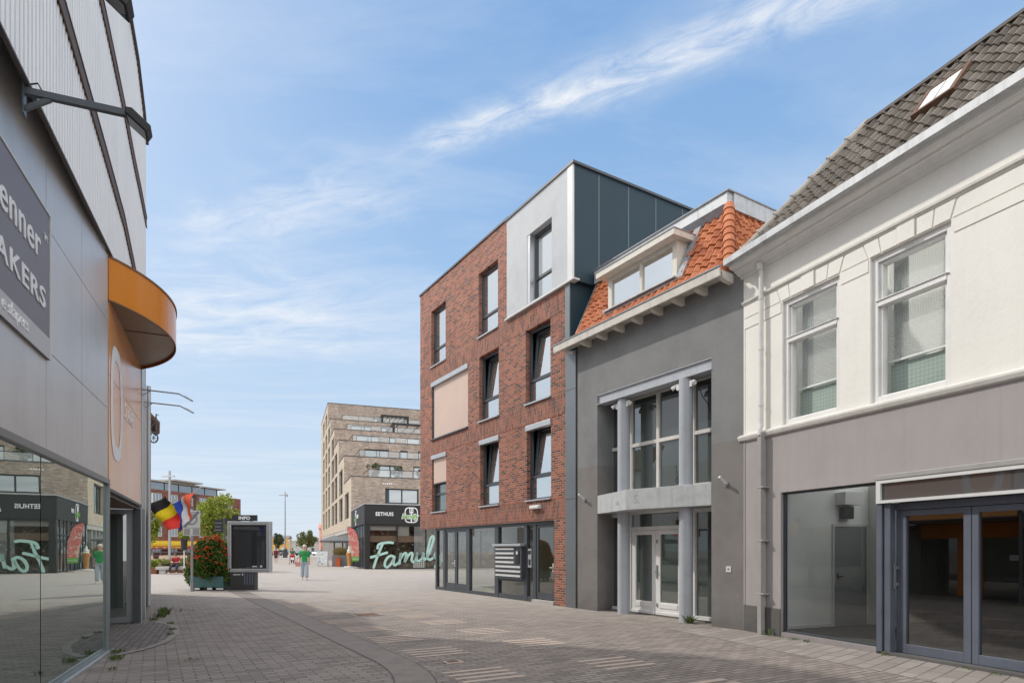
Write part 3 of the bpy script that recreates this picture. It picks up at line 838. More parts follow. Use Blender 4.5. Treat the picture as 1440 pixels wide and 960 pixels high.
pp = thing('wall_plaque', 'small square white plaque on the grey wall right of the shop doors', 'plaque', at(OG, AB, 5.0, 0, 1.2), AB)
MB().box(-.06, .06, -.012, -.001, -.06, .06).build('plate', M['alu_light'], pp)
MB().box(-.02, .02, -.015, -.011, -.02, .02).build('mark', M['sign_dark'], pp)
# eaves
MB().box(-.52, 5.10, -.40, .0, 7.10, 7.14).build('eave_soffit', M['eave_white'], gb)
MB().prism_x([(-.40, 6.985), (-.415, 7.0), (-.43, 7.16), (-.40, 7.17), (-.385, 7.02)], -.54, 5.12).build('eave_board', M['eave_white'], gb)
MB().box(-.55, 5.13, -.445, -.37, 7.172, 7.2).build('gutter_rim', M['lead'], gb)
for i in range(8):
    bx_ = .55 + i * .645
    MB().prism_x([(0, 6.93), (-.22, 6.95), (-.33, 7.0), (-.34, 7.099), (0, 7.099)], bx_ - .055, bx_ + .055).build('eave_bracket', M['eave_white'], gb)
MB().tube([(-.15, -.2, 7.08), (-.15, -.2, 6.95), (-.05, -.12, 6.93)], .05, 10).build('gutter_outlet', M['eave_white'], gb)
# mansard roof: slope from y=-.16 at the eave to y=.75
SB = Vector((0, -.16, 7.2)); ST = Vector((0, .70, 8.95)); sl = ST - SB; SL = sl.length; sd_ = sl / SL; nn_ = Vector((0, -sd_.z, sd_.y))
def gpt(u, s, h): p = SB + sd_ * s + nn_ * h; return (u, p.y, p.z)
hipx = lambda s: 5.13 - .70 * (s / SL)
def dorm(u, s):
    z = 7.2 + sd_.z * s
    return .98 < u < 3.62 and 7.62 < z < 8.62
tiles(gb, 'roof_tiles', M['orange_tile'], gpt, .02, 5.2, SL, .212, .205, lambda u, s: u < hipx(s) + .06 and not dorm(u, s), .028, .03)
MB().face([gpt(-.03, 0, -.03), gpt(5.12, 0, -.03), gpt(hipx(SL), SL, -.03), gpt(-.03, SL, -.03)]).build('roof_deck', M['lead'], gb)
# hip side
HB = Vector((5.13, -.16, 7.2)); HT = Vector((4.43, .70, 8.95))
hs_ = Vector((-.70, 0, 1.75)); HSL = hs_.length; hd = hs_ / HSL; hn = Vector((hd.z, 0, -hd.x))
def hpt(u, s, h): p = Vector((5.13, 0, 7.2)) + hd * s + hn * h; return (p.x, u, p.z)
tiles(gb, 'side_roof_tiles', M['orange_tile'], hpt, -.2, 6.2, HSL, .212, .205, lambda u, s: u > -.16 + .88 * (s / HSL) - .05, .028, .03)
MB().face([hpt(-.16, 0, -.03), hpt(6.2, 0, -.03), hpt(6.2, HSL, -.03), hpt(.72, HSL, -.03)]).build('side_roof_deck', M['lead'], gb)
rd = MB(); nseg = 9
for i in range(nseg):
    a = HB.lerp(HT, i / nseg) + Vector((.03, -.03, .03)); b = HB.lerp(HT, (i + 1.08) / nseg) + Vector((.03, -.03, .03))
    rd.tube([a, b], [.135, .11], 14)
rd.build('hip_tiles', M['orange_tile'], gb)
MB().box(-.05, 4.45, .62, .80, 8.95, 9.30).box(4.31, 4.49, .80, 6.3, 8.95, 9.30).build('zinc_fascia', M['zinc'], gb)
MB().box(-.05, 4.51, .59, .64, 9.30, 9.33).box(4.45, 4.51, .64, 6.3, 9.30, 9.33).build('fascia_cap', M['lead'], gb)
MB().prism_x([(.60, 9.0), (.66, 8.84), (.63, 8.84), (.52, 9.0)], 3.0, 4.45).build('flashing', M['lead'], gb)
MB().face([(-.05, .8, 9.28), (4.3, .8, 9.28), (4.3, 8, 9.28), (-.05, 8, 9.28)]).build('flat_roof', M['lead'], gb)
MB().prism_x([(-.2, 7.14), (.75, 9.1), (.78, 9.1), (.78, 7.14)], -.045, -.03).build('verge_board', M['lead'], gb)
# dormer
dy = .1
window(gb, 1.2, 3.45, 7.68, 8.52, dy, M['eave_white'], M['glass_up'], mu=(2.34,), w=.085, d=.08, name='dormer_window')
for x_ in (3.452, 1.15): MB().prism_x([(dy, 7.7), (dy, 8.53), (.65, 8.53), (.65, 8.5)], x_, x_ + .048).build('dormer_cheek', M['eave_white'], gb)
MB().box(.98, 3.66, -.16, .72, 8.525, 8.66).build('dormer_roof', M['eave_white'], gb)
MB().box(.965, 3.675, -.175, .76, 8.662, 8.68).build('dormer_roof_edge', M['lead'], gb)
MB().box(1.1, 3.56, -.06, .12, 7.64, 7.675).prism_x([(-.02, 7.6), (.10, 7.67), (.14, 7.67), (.02, 7.56)], 1.0, 3.7).build('dormer_sill', M['zinc'], gb)
MB().prism_x([(.0, 7.6), (.02, 7.56), (.70, 8.98), (.66, 8.98)], 3.55, 3.74).build('dormer_flashing', M['lead'], gb)
MB().box(1.25, 3.4, .19, .4, 7.7, 7.705).box(1.2, 3.45, .6, .62, 7.6, 8.5).build('dormer_room', M['interior'], gb)

# ================================================================== white house
wb = thing('white_house', 'cream white house with sash windows above a mauve grey shop front, grey tiled roof', 'building', OW, AW)
XE = 12.0
U = [(.97, 2.19, 3.86, 6.11), (2.75, 3.98, 3.86, 6.12)]
MB().wall(0, XE, 3.78, 7.1, U, .16).build('upper_wall', M['white_wall'], wb)
LW = [(.93, 2.85, .09, 2.64, .14), (2.85, 7.2, -1, 2.74, .3)]
lw = MB().wall(0, XE, 0, 3.78, LW, .14); lw.build('lower_wall', M['mauve'], wb)
MB().box(-.012, .02, -.012, 5, 0, 3.78).build('corner_return', M['mauve'], wb)
MB().box(.004, .926, -.02, .0, 0, .51).build('plinth', M['plinth'], wb)
MB().box(-.012, .02, -.01, 5, 3.84, 7.1).build('corner_return', M['white_wall'], wb)
MB().prism_x([(0, 3.72), (-.05, 3.74), (-.07, 3.79), (-.07, 3.82), (0, 3.86)], -.12, XE).build('sill_band', M['white_trim'], wb)
MB().prism_x([(0, 6.38), (-.02, 6.385), (-.025, 6.41), (-.05, 6.42), (-.055, 6.455), (0, 6.47)], -.03, XE).build('string_course', M['white_trim'], wb)
cor = [(0, 6.92), (-.04, 6.93), (-.05, 6.965), (-.11, 6.98), (-.15, 7.02), (-.20, 7.035), (-.20, 7.06), (-.28, 7.07), (-.32, 7.10), (-.345, 7.16), (-.36, 7.17), (-.36, 7.195), (-.25, 7.19), (0, 7.15)]
MB().prism_x(cor, -.06, XE).build('cornice', M['white_paint'], wb)
MB().box(-.07, XE, -.46, -.425, 7.135, 7.255).box(-.07, XE, -.425, -.33, 7.14, 7.16).build('gutter_rim', M['zinc'], wb)
rb = MB()
for x0, x1 in ((.0, .94), (2.21, 2.72), (4.01, XE)):
    rb.box(x0 + .012, x1, -.012, .0, 5.925, 6.115)
for x0a, x0b, x1b, x1a in ((.0, .0, .93, .84), (2.305, 2.215, 2.715, 2.625), (4.085, 3.995, XE, XE)):
    rb.prism_y([(x0b + .012, 6.135), (x1b, 6.135), (x1a, 6.365), (x0a + .012, 6.365)], -.012, 0)
for dx in (-1.78, 0):
    J = [(2.73, 2.64), (2.94, 2.90), (3.205, 3.20), (3.49, 3.49), (3.73, 3.76), (3.98, 4.06)]
    for i in range(5):
        (b0, t0), (b1, t1) = J[i], J[i + 1]; y = -.04 if i == 2 else -.014; g_ = .011
        rb.prism_y([(b0 + g_ + dx, 6.135 if i != 2 else 6.125), (b1 - g_ + dx, 6.135 if i != 2 else 6.125), (t1 - g_ + dx, 6.375), (t0 + g_ + dx, 6.375)], y, 0)
rb.build('stone_block', M['white_wall'], wb)
for x0, x1, z0, z1 in U:
    fr = MB().frame(x0, x1, z0, z1, .09, .05, .17); fr.frame(x0 + .09, x1 - .09, z0 + .06, z1 - .09, .05, .09, .20)
    fr.box(x0 + .09, x1 - .09, .04, .2, 5.345, 5.425); fr.box(x0 + .06, x1 - .06, .02, .2, 5.425, 5.44)
    fo = fr.build('window', M['white_paint'], wb, bevel=.006)
    MB().face([(x0 + .13, .16, z0 + .1), (x1 - .13, .16, z0 + .1), (x1 - .13, .16, 5.35), (x0 + .13, .16, 5.35)]).build('pane', M['glass_clear'], fo)
    MB().face([(x0 + .13, .17, 5.42), (x1 - .13, .17, 5.42), (x1 - .13, .17, z1 - .13), (x0 + .13, .17, z1 - .13)]).build('pane', M['glass_clear'], fo)
    bl = MB(); z = 4.52
    while z < z1 - .1:
        bl.face([(x0 + .1, .27, z), (x1 - .1, .27, z), (x1 - .1, .30, z + .024), (x0 + .1, .30, z + .024)]); z += .030
    bl.box(x0 + .1, x1 - .1, .265, .305, 4.49, 4.515)
    bl.build('blind', M['blind'], wb)
    MB().box(x0 + .1, x1 - .1, .33, .34, z0 + .05, 4.47).build('net_curtain', M['mint_net'], wb)
    cs = MB()
    for k in range(8): cs.tube([(x0 + .14 + k * .028, .36 + .012 * (k % 2), z0), (x0 + .14 + k * .028, .36 + .012 * (k % 2), z1)], .018, 6)
    cs.build('curtain', M['curtain'], wb)
MB().box(.02, 9.0, 2.6, 2.65, 3.7, 8.3).build('room_backdrop', M['interior'], wb)
# downpipe
pu = MB().tube([(.54, -.13, 7.0), (.54, -.12, 6.9), (.54, -.09, 6.80), (.54, -.09, 3.9)], .043, 14)
for z in (6.3, 5.35, 4.3): pu.tube([(.54, -.09, z), (.54, -.09, z + .04)], .052, 14)
pu.tube([(.54, -.12, 6.99), (.54, -.12, 6.86)], .058, 12); pu.tube([(.54, -.09, 3.96), (.545, -.12, 3.86), (.55, -.13, 3.74)], .045, 12)
pu.build('downpipe', M['pipe_white'], wb, smooth=False)
pl_ = MB().box(.50, .60, -.15, -.05, .0, 3.8)
for z in (.75, 1.75, 2.75): pl_.box(.49, .66, -.155, .0, z, z + .03)
pl_.build('lower_downpipe', M['pipe_grey'], wb, bevel=.008)
# big shop window
MB().frame(.935, 2.845, .09, 2.635, .035, .06, .12).build('shop_window_frame', M['slate'], wb)
MB().face([(.96, .09, .12), (2.82, .09, .12), (2.82, .09, 2.61), (.96, .09, 2.61)]).build('shop_pane', M['glass_shop'], wb)
MB().box(.30, .36, .16, 5.0, 0, 2.9).box(.36, 3.0, 3.3, 3.36, 0, 2.9).box(.36, .62, .2, .5, .02, 2.9).box(.36, 1.05, 2.95, 3.3, 0, 2.9).build('shop_room_wall', M['interior'], wb)
MB().box(.36, 3.0, .15, .9, 2.9, 2.95).build('shop_ceiling', M['interior'], wb)  # front strip only; ceiling and roof behind left open to brighten the rooms
MB().box(.36, 9, .145, 5, .0, .04).build('shop_floor', M['carpet'], wb)
MB().box(.36, .385, 1.95, 2.85, .04, 2.06).build('inner_door', M['door_grey'], wb)
MB().box(.385, .40, 2.02, 2.05, 1.0, 1.12).box(.40, .43, 2.03, 2.15, 1.04, 1.06).build('inner_door_handle', M['black'], wb)
MB().box(.36, .39, 1.9, 1.945, .04, 2.12).box(.36, .39, 1.945, 2.9, 2.065, 2.12).build('inner_door_frame', M['white_paint'], wb)
MB().box(.36, .375, .6, 1.9, .04, .1).build('skirting', M['white_paint'], wb)
MB().box(.36, .5, 2.1, 2.35, 2.22, 2.46).build('vent_box', M['black'], wb)
MB().box(.36, .6, 2.0, 2.5, 2.5, 2.75).build('meter_box', M['white_paint'], wb)
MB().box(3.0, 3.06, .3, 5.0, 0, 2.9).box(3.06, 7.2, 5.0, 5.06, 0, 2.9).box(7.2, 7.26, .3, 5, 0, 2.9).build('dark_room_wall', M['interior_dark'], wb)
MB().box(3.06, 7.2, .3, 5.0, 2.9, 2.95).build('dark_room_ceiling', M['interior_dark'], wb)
# entrance
MB().box(2.85, 7.2, -.03, .06, 2.655, 2.735).build('shutter_cassette', M['pipe_grey'], wb, bevel=.01)
tp = MB().box(2.86, 2.93, -.02, .05, 2.30, 2.65).box(2.93, 7.2, -.02, .05, 2.605, 2.65).box(2.93, 7.2, -.035, .05, 2.30, 2.345)
tp.build('sign_frame', M['alu_light'], wb)
MB().face([(2.93, .02, 2.345), (7.2, .02, 2.345), (7.2, .02, 2.605), (2.93, .02, 2.605)]).build('sign_panel', M['glass_ghost'], wb)
po = MB().box(2.855, 2.94, .0, .1, 0, 2.296).box(2.96, 3.06, .03, .14, 0, 2.296).box(3.06, 3.13, .16, .3, 0, 2.296).box(2.94, 2.96, .06, .12, 0, 2.296)
po.box(3.06, 7.2, .13, .28, 2.19, 2.297)
po.build('door_post', M['slate_blue'], wb)
for x0, x1 in ((3.135, 4.145), (4.155, 5.17), (5.18, 6.19)):
    dd = MB().box(x0, x0 + .085, .15, .22, .05, 2.185).box(x1 - .10, x1, .15, .22, .05, 2.185).box(x0 + .085, x1 - .1, .152, .218, 2.10, 2.185).box(x0 + .085, x1 - .1, .152, .218, .05, .185)
    dd = dd.build('shop_door', M['slate_blue'], wb, bevel=.005)
    MB().face([(x0 + .08, .185, .18), (x1 - .09, .185, .18), (x1 - .09, .185, 2.11), (x0 + .08, .185, 2.11)]).build('pane', M['glass_door'], dd)
MB().box(3.07, 3.10, .11, .16, 1.05, 1.1).box(3.07, 3.10, .11, .16, 1.3, 1.35).box(3.072, 3.098, .08, .11, 1.0, 1.4).build('pull_handle', M['steel'], wb)
MB().box(2.85, 7.2, .0, .3, -.02, .045).build('threshold', M['plinth'], wb)
# roof
RB = Vector((0, -.33, 7.2)); RT = Vector((0, 1.12, 9.06)); rs = RT - RB; RL = rs.length; rdn = rs / RL; rn = Vector((0, -rdn.z, rdn.y))
def wpt(u, s, h): p = RB + rdn * s + rn * h; return (u, p.y, p.z)
hx_ = lambda s: .35 + 1.45 * s / RL
SK0, SK1 = 1.0, 1.6
tiles(wb, 'roof_tiles', M['grey_tile'], wpt, -.1, 11.5, RL, .172, .205, lambda u, s: u > hx_(s) - .02 and not (3.3 < u < 3.82 and SK0 < s < SK1), .056, .03)
MB().face([wpt(.36, 0, -.06), wpt(11.5, 0, -.06), wpt(11.5, RL, -.06), wpt(1.82, RL, -.06)]).build('roof_deck', M['joint'], wb)
MB().face([(.34, -.33, 7.16), (1.8, 1.12, 9.0), (1.8, 2.2, 9.0), (.34, .8, 7.16)]).build('roof_slope', M['grey_tile'], wb)
rg = MB()
A_ = Vector((.33, -.34, 7.23)); B_ = Vector((1.80, 1.12, 9.10))
for i in range(7):
    rg.tube([A_.lerp(B_, i / 7), A_.lerp(B_, (i + 1.1) / 7)], [.095, .085], 12); q = A_.lerp(B_, (i + .02) / 7); q2 = A_.lerp(B_, (i + .12) / 7); rg.tube([q, q2], .115, 12)
rg.build('hip_ridge', M['ridge'], wb)
MB().box(1.64, 11.5, 1.02, 1.20, 9.05, 9.10).box(1.75, 11.5, 1.08, 1.16, 8.95, 9.05).build('ridge_board', M['joint'], wb)
sk = MB()
for (u0, u1, s0, s1) in ((3.25, 3.31, 1.0, 1.63), (3.80, 3.88, 1.0, 1.63), (3.31, 3.80, 1.0, 1.06), (3.31, 3.80, 1.58, 1.63)):
    q = [(u0, s0), (u1, s0), (u1, s1), (u0, s1)]; n0 = len(sk.v)
    sk.v += [wpt(a, b, .03) for a, b in q] + [wpt(a, b, .115) for a, b in q]
    for f in ((0, 1, 2, 3), (4, 5, 6, 7), (0, 1, 5, 4), (1, 2, 6, 5), (2, 3, 7, 6), (3, 0, 4, 7)): sk.f.append(tuple(n0 + k for k in f))
sko = sk.build('skylight', M['rust'], wb)
MB().face([wpt(3.30, 1.05, .10), wpt(3.545, 1.05, .10), wpt(3.545, 1.59, .10), wpt(3.30, 1.59, .10)]).face([wpt(3.56, 1.05, .10), wpt(3.81, 1.05, .10), wpt(3.81, 1.59, .10), wpt(3.56, 1.59, .10)]).build('pane', M['alu_light'], sko)

# ================================================================== left shop building
lb = thing('left_shop', 'large shop with silver metal panels, corrugated upper walls, mirroring shop windows and an orange canopy', 'building', OL, AL)
X0 = -16.0; XR = 4.85
bound = lambda x: 6.22 + .085 * x if x > -12 else 5.2
def interp(tab, x):
    if x <= tab[0][0]: return tab[0][1]
    for (a, za), (b, zb) in zip(tab, tab[1:]):
        if x <= b: return za + (zb - za) * (x - a) / (b - a)
    return tab[-1][1]
J1 = [(-16, 7.75), (-3, 7.63), (-.4, 7.54), (1.4, 7.44), (2.7, 7.14), (3.6, 6.85), (4.85, 6.4)]
J2 = [(-16, 9.75), (-.5, 9.58), (1.4, 9.46), (2.7, 9.27), (3.9, 9.18), (4.85, 9.05)]
JT = [(-16, 11.75), (1.7, 11.65), (3.2, 11.6), (4.2, 11.25), (4.85, 10.85)]
MB().prism_y([(X0, bound(X0) + .8), (-3, bound(-3) + .8), (0, bound(0) + .1), (0, 5.0), (XR, 5.0), (XR, 10.7), (X0, 10.7)], .09, .5).build('backing_wall', M['joint'], lb)
for lo, hi, dlo, dhi in ((lambda x: bound(x), lambda x: interp(J1, x), .03, .115), (lambda x: interp(J1, x), lambda x: interp(J2, x), .105, .115), (lambda x: interp(J2, x), lambda x: interp(JT, x), .105, 0)):
    mb = MB(); x = X0; pitch = .13; prof = ((0, 0), (.35, 0), (.5, -.028), (.85, -.028)); pts = []
    while x < XR:
        for t, y in prof:
            if x + t * pitch < XR: pts.append((x + t * pitch, y))
        x += pitch
    pts.append((XR, 0))
    base = len(mb.v)
    for px, py in pts:
        mb.v.append((px, py, lo(px) + dlo)); mb.v.append((px, py, hi(px) - dhi))
    for i in range(len(pts) - 1): mb.f.append((base + 2 * i, base + 2 * i + 2, base + 2 * i + 3, base + 2 * i + 1))
    mb.build('corrugated_cladding', M['corrugated'], lb)
for tab in (J1, J2):
    e = MB()
    P_ = [(x, -.034, z - .005) for x, z in tab]
    for a, b in zip(P_, P_[1:]): e.beam(a, b, .012, .22)
    e.build('joint_strip', M['joint'], lb)
    for dz in (-.118, .108):
        e = MB(); P_ = [(x, -.045, z + dz) for x, z in tab]
        for a, b in zip(P_, P_[1:]): e.beam(a, b, .014, .014)
        e.build('joint_trim', M['wood'], lb)
e = MB(); xs_ = [-12, -8, -5, -2, 0, 2, XR]
for a, b in zip(xs_, xs_[1:]): e.beam((a, -.03, bound(a) + .015), (b, -.03, bound(b) + .015), .04, .025)
P_ = [(x, -.02, z) for x, z in JT]
for a, b in zip(P_, P_[1:]): e.beam(a, b, .12, .05)
e.build('edge_trim', M['joint'], lb)
MB().box(XR, XR + .02, -.02, 6, 0, 10.8).build('end_wall', M['alu'], lb)
MB().box(XR + .03, 13.0, 3.2, 11, 0, 10.4).build('rear_wing', M['corrugated'], lb)
MB().face([(X0, .1, 10.9), (XR, .1, 10.9), (XR, 12, 10.9), (X0, 12, 10.9)]).build('roof', M['lead'], lb)
# lower facade before the corner: a facet turned a little from the upper wall
AL2 = math.atan2(1, -.415); OL2 = (-6.33, 9.70, 0)
def facet(o):
    o.location = (-.0356, -.0055, 0); o.rotation_euler = (0, 0, AL2 - AL); return o
top2 = lambda x: 6.17 - .01 * x + .7 * min(1, -x / 3.0)
pm = MB(); cols_ = [-15.9, -12.0, -9.0, -6.0, -3.12, -1.6, -.03]
for i in range(len(cols_) - 1):
    a, b = cols_[i] + .006, cols_[i + 1] - .006
    rows = [2.69, 3.80, 5.16] if i >= 4 else [2.69, 5.32]
    for j, z0 in enumerate(rows):
        if j + 1 < len(rows): pm.box(a, b, 0, .06, z0 + .005, rows[j + 1] - .005)
        else:
            n0 = len(pm.v); za, zb = top2(a), top2(b)
            pm.v += [(a, 0, z0 + .005), (b, 0, z0 + .005), (b, 0, zb), (a, 0, za), (a, .06, z0 + .005), (b, .06, z0 + .005), (b, .06, zb), (a, .06, za)]
            for f in ((0, 1, 2, 3), (4, 5, 6, 7), (0, 1, 5, 4), (1, 2, 6, 5), (2, 3, 7, 6), (3, 0, 4, 7)): pm.f.append(tuple(n0 + k for k in f))
facet(pm.build('metal_panel', M['metal_panel'], lb))
facet(MB().box(X0, -.03, .062, .5, 2.5, 6.0).build('panel_backing', M['joint'], lb))
# mirror glazing
gl = MB().box(X0, 0.0, -.025, .08, 2.62, 2.695).box(X0, 0, -.03, .09, 0, .055).box(-.045, .025, -.02, .1, 0, 2.62)
facet(gl.build('glazing_frame', M['strip'], lb))
MB().box(-.0, .05, .1, 1.3, 0, 2.5).build('recess_side', M['slate'], lb)
facet(MB().box(X0, .02, -.075, -.03, 0, .04).build('glazing_sill', M['alu'], lb))
xg = [-15.9, -11.5, -7.5, -3.24, -.045]
for a, b in zip(xg, xg[1:]):
    facet(MB().face([(a + .012, .02, .055), (b - .012, .02, .055), (b - .012, .02, 2.62), (a + .012, .02, 2.62)]).build('shop_pane', M['glass_left'], lb))
facet(MB().box(X0, -.06, .04, .1, .03, 2.62).build('glazing_backing', M['black'], lb))
# banner with lettering
bn = thing('shop_banner', 'large plum grey shop sign with white lettering on the silver panels', 'sign', at(OL2, AL2, -3.09, 0), AL2)
MB().box(-5.6, 0, -.03, -.003, 3.69, 5.29).build('panel', M['sign_dark'], bn)
MB().box(-5.6, -.022, -.036, -.03, 3.69, 3.915).build('lower_strip', M['sign_strip'], bn)
MB().box(-5.6, .0, -.04, -.03, 5.265, 5.29).box(-.022, .0, -.041, -.03, 3.69, 5.265).build('border', M['alu_light'], bn)
text('enner', .44, -.36, -.036, 4.66, M['lettering'], 'lettering', bn, align='RIGHT', fat=.003, fit=1.14, spacing=1.05)
text('TM', .10, -.25, -.036, 4.93, M['lettering'], 'lettering', bn, sx=.9)
text('AKERS', .295, -.19, -.036, 4.19, M['lettering'], 'lettering', bn, align='RIGHT', fat=.004, spacing=1.12, fit=1.40)
text('e slapers', .18, -.74, -.04, 3.765, M['bright_white'], 'lettering', bn, align='RIGHT', fat=.001, fit=.70)
# orange entrance
op = MB()
for a, b in ((.06, 1.98), (1.99, 4.12)):
    for c, d in ((2.58, 4.36), (4.37, 6.3)): op.box(a, b, .0, .05, c, d - (0 if d < 5 else .02))
op.build('orange_panel', M['orange_panel'], lb)
MB().box(.05, 4.12, .05, .4, 2.5, 6.3).box(.03, 4.14, -.01, .06, 2.525, 2.575).build('entrance_header', M['slate'], lb)
lo_ = MB(); ring = []
for k in range(48):
    t = 2 * math.pi * k / 48; c, s = math.cos(t), math.sin(t)
    ring.append((.82 + .62 * math.copysign(abs(c) ** .65, c), 4.04 + .95 * math.copysign(abs(s) ** .75, s), .82 + .40 * math.copysign(abs(c) ** .65, c), 4.04 + .72 * math.copysign(abs(s) ** .75, s)))
for a, b in zip(ring, ring[1:] + ring[:1]): lo_.face([(a[0], -.005, a[1]), (b[0], -.005, b[1]), (b[2], -.005, b[3]), (a[2], -.005, a[3])])
lo_.build('ring_logo', M['bright_white'], lb)
text('SLAAP', .42, 1.72, -.004, 4.0, M['bright_white'], 'lettering', lb, fat=.004, sx=1.0)
# canopy: a circle segment in plan
cseg = []; ch_ = 4.14; sag = .80; rad = (ch_ * ch_ / 4 + sag * sag) / (2 * sag); a0 = math.asin(ch_ / 2 / rad)
for k in range(33):
    t = -a0 + 2 * a0 * k / 32
    cseg.append((ch_ / 2 + rad * math.sin(t), -(rad * math.cos(t) - (rad - sag)) - .004))
cf = MB()
for (p, q) in zip(cseg, cseg[1:]): cf.face([(p[0], p[1], 5.53), (q[0], q[1], 5.53), (q[0], q[1], 6.2), (p[0], p[1], 6.2)])
cf.build('canopy_fascia', M['orange'], lb, smooth=True)
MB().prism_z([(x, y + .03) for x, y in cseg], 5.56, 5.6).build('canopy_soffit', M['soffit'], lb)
MB().prism_z(cseg, 6.19, 6.215).build('canopy_top', M['wood'], lb)
ce = MB()
for (p, q) in zip(cseg, cseg[1:]): ce.beam((p[0], p[1], 6.205), (q[0], q[1], 6.205), .03, .03)
ce.build('canopy_rim', M['wood'], lb)
ce = MB()
for (p, q) in zip(cseg, cseg[1:]): ce.beam((p[0], p[1] + .01, 5.525), (q[0], q[1] + .01, 5.525), .02, .02)
ce.build('canopy_lower_rim', M['wood'], lb)
MB().box(1.6, 1.612, -.75, -.02, 5.551, 5.562).build('soffit_joint', M['joint'], lb)
# recess
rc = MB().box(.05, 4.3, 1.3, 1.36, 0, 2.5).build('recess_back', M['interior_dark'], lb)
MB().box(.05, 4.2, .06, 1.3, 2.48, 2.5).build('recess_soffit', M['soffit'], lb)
MB().face([(.1, 1.29, .1), (4.0, 1.29, .1), (4.0, 1.29, 2.42), (.1, 1.29, 2.42)]).build('recess_pane', M['glass_dark'], lb)
MB().box(.06, 4.2, 1.26, 1.285, 1.98, 2.46).build('orange_band', M['orange'], lb)
oh = MB().box(1.9, 2.75, 1.27, 1.284, .05, 1.98).build('orange_notice', M['orange'], lb)
nt = MB()
for k, wd in enumerate((.3, .42, .26, .36, .36, .36, .3, .4)): nt.box(2.3 - wd / 2, 2.3 + wd / 2, 1.264, 1.27, .35 + k * .19, .40 + k * .19)
nt.build('notice_lines', M['bright_white'], lb)
MB().box(.6, 1.1, 1.27, 1.284, 1.25, 1.42).build('paper_notice', M['bright_white'], lb)
# door at the far side of the recess, its frame and the far jamb
dj = MB().box(4.03, 4.2, .0, .13, 0, 2.48)
dj.build('entrance_jamb', M['slate'], lb)
da = Vector((4.06, 1.25)); db = Vector((4.18, .135)); dv = (db - da).normalized(); dn = Vector((-dv.y, dv.x))
def dpt(t, z, o=0):
    p = da + dv * t + dn * o; return (p.x, p.y, z)
ddl = (db - da).length
dm = MB()
def dbox(mb, t0, t1, z0, z1, o0, o1):
    n0 = len(mb.v)
    for z in (z0, z1):
        for o_, t in ((o0, t0), (o0, t1), (o1, t1), (o1, t0)): mb.v.append(dpt(t, z, o_))
    for f in ((0, 1, 2, 3), (4, 5, 6, 7), (0, 1, 5, 4), (1, 2, 6, 5), (2, 3, 7, 6), (3, 0, 4, 7)): mb.f.append(tuple(n0 + k for k in f))
for t0, t1, z0, z1 in ((0, .12, .02, 2.46), (ddl - .14, ddl, .02, 2.46), (.12, ddl - .14, 2.36, 2.46), (.12, ddl - .14, .02, .14)): dbox(dm, t0, t1, z0, z1, 0, .05)
dmo = dm.build('entrance_door', M['strip'], lb)
mb = MB(); dbox(mb, .12, ddl - .14, .14, 2.36, .02, .03); mb.build('door_pane', M['glass_dark'], dmo)
mb = MB()
dbox(mb, .55, .75, 1.5, 1.64, .035, .042)
for k in range(4): dbox(mb, .5, ddl - .16, 1.2 + k * .075, 1.23 + k * .075, .035, .042)
dbox(mb, .2, ddl - .15, 1.44, 1.455, .035, .042); dbox(mb, .2, ddl - .15, .72, .735, .035, .042)
mb.build('door_notice', M['pipe_grey'], dmo)
mb = MB(); dbox(mb, .13, ddl - .15, 2.0, 2.35, .035, .042); mb.build('door_band', M['wood'], dmo)
# piece beyond the entrance
MB().box(4.2, XR, -.012, .06, 0, 6.4).build('end_cladding', M['alu'], lb)
eg = MB().box(4.3, 4.36, -.02, .0, .0, 2.5).box(4.55, 4.6, -.02, 0, 0, 2.5); eg.build('end_glazing_frame', M['slate'], lb)


def floodlight(x, z, label, slot):
    f = thing('floodlight', label, 'floodlight', at(OL, AL, x, 0, z), AL, 'floodlights on wall brackets')
    MB().box(-.05, .05, -.012, -.001, -.22, .1).build('wall_plate', M['iron'], f)
    MB().beam((0, -.01, 0), (0, -.80, .03), .05, .06).beam((0, -.01, -.16), (0, -.2, -.02), .035, .04).build('bracket_arm', M['iron'], f)
    MB().tube([(.0, -.02, .06), (.03, -.1, .12), (.0, -.14, .04), (-.02, -.08, .02)], .008, 6).tube([(0, -.78, .05), (.03, -.84, .1), (0, -.86, .0)], .008, 6).build('cable', M['black'], f)
    h = MB().prism_x([(-.80, .045), (-.80, -.01), (-.98, -.15), (-1.02, -.08), (-.86, .05)], -.095, .095)
    h = h.build('lamp_head', M['black'], f, bevel=.01)
    MB().face([(-.08, -.82, -.03), (.08, -.82, -.03), (.08, -.965, -.143), (-.08, -.965, -.143)]).build('lamp_glass', M['glass_far'], h)
floodlight(-4.5, 5.78, 'dark floodlight at the end of the bracket arm above the plum grey shop sign', 0)
floodlight(-5.85, 5.92, 'dark floodlight cut by the top edge of the photo, above the bracket arm', 1)
for i, (x, z, lb_) in enumerate(((4.3, 5.12, 'thin bent arm lamp on the wall below the orange canopy, the upper one'), (4.7, 4.93, 'thin bent arm lamp on the wall below the orange canopy, the lower one'))):
    f = thing('arm_lamp', lb_, 'lamp', at(OL, AL, x, 0, z), AL, 'arm lamps beside the entrance')
    MB().tube([(0, -.01, 0), (0, -.72, -.02), (0, -.84, -.08)], .016, 8).tube([(0, -.02, -.12), (0, -.16, -.02)], .01, 6).build('arm', M['steel'], f)
    MB().beam((0, -.83, -.07), (0, -1.0, -.16), .05, .03).build('lamp_head', M['steel'], f)
    MB().box(-.03, .03, -.012, -.001, -.16, .05).build('wall_plate', M['steel'], f)

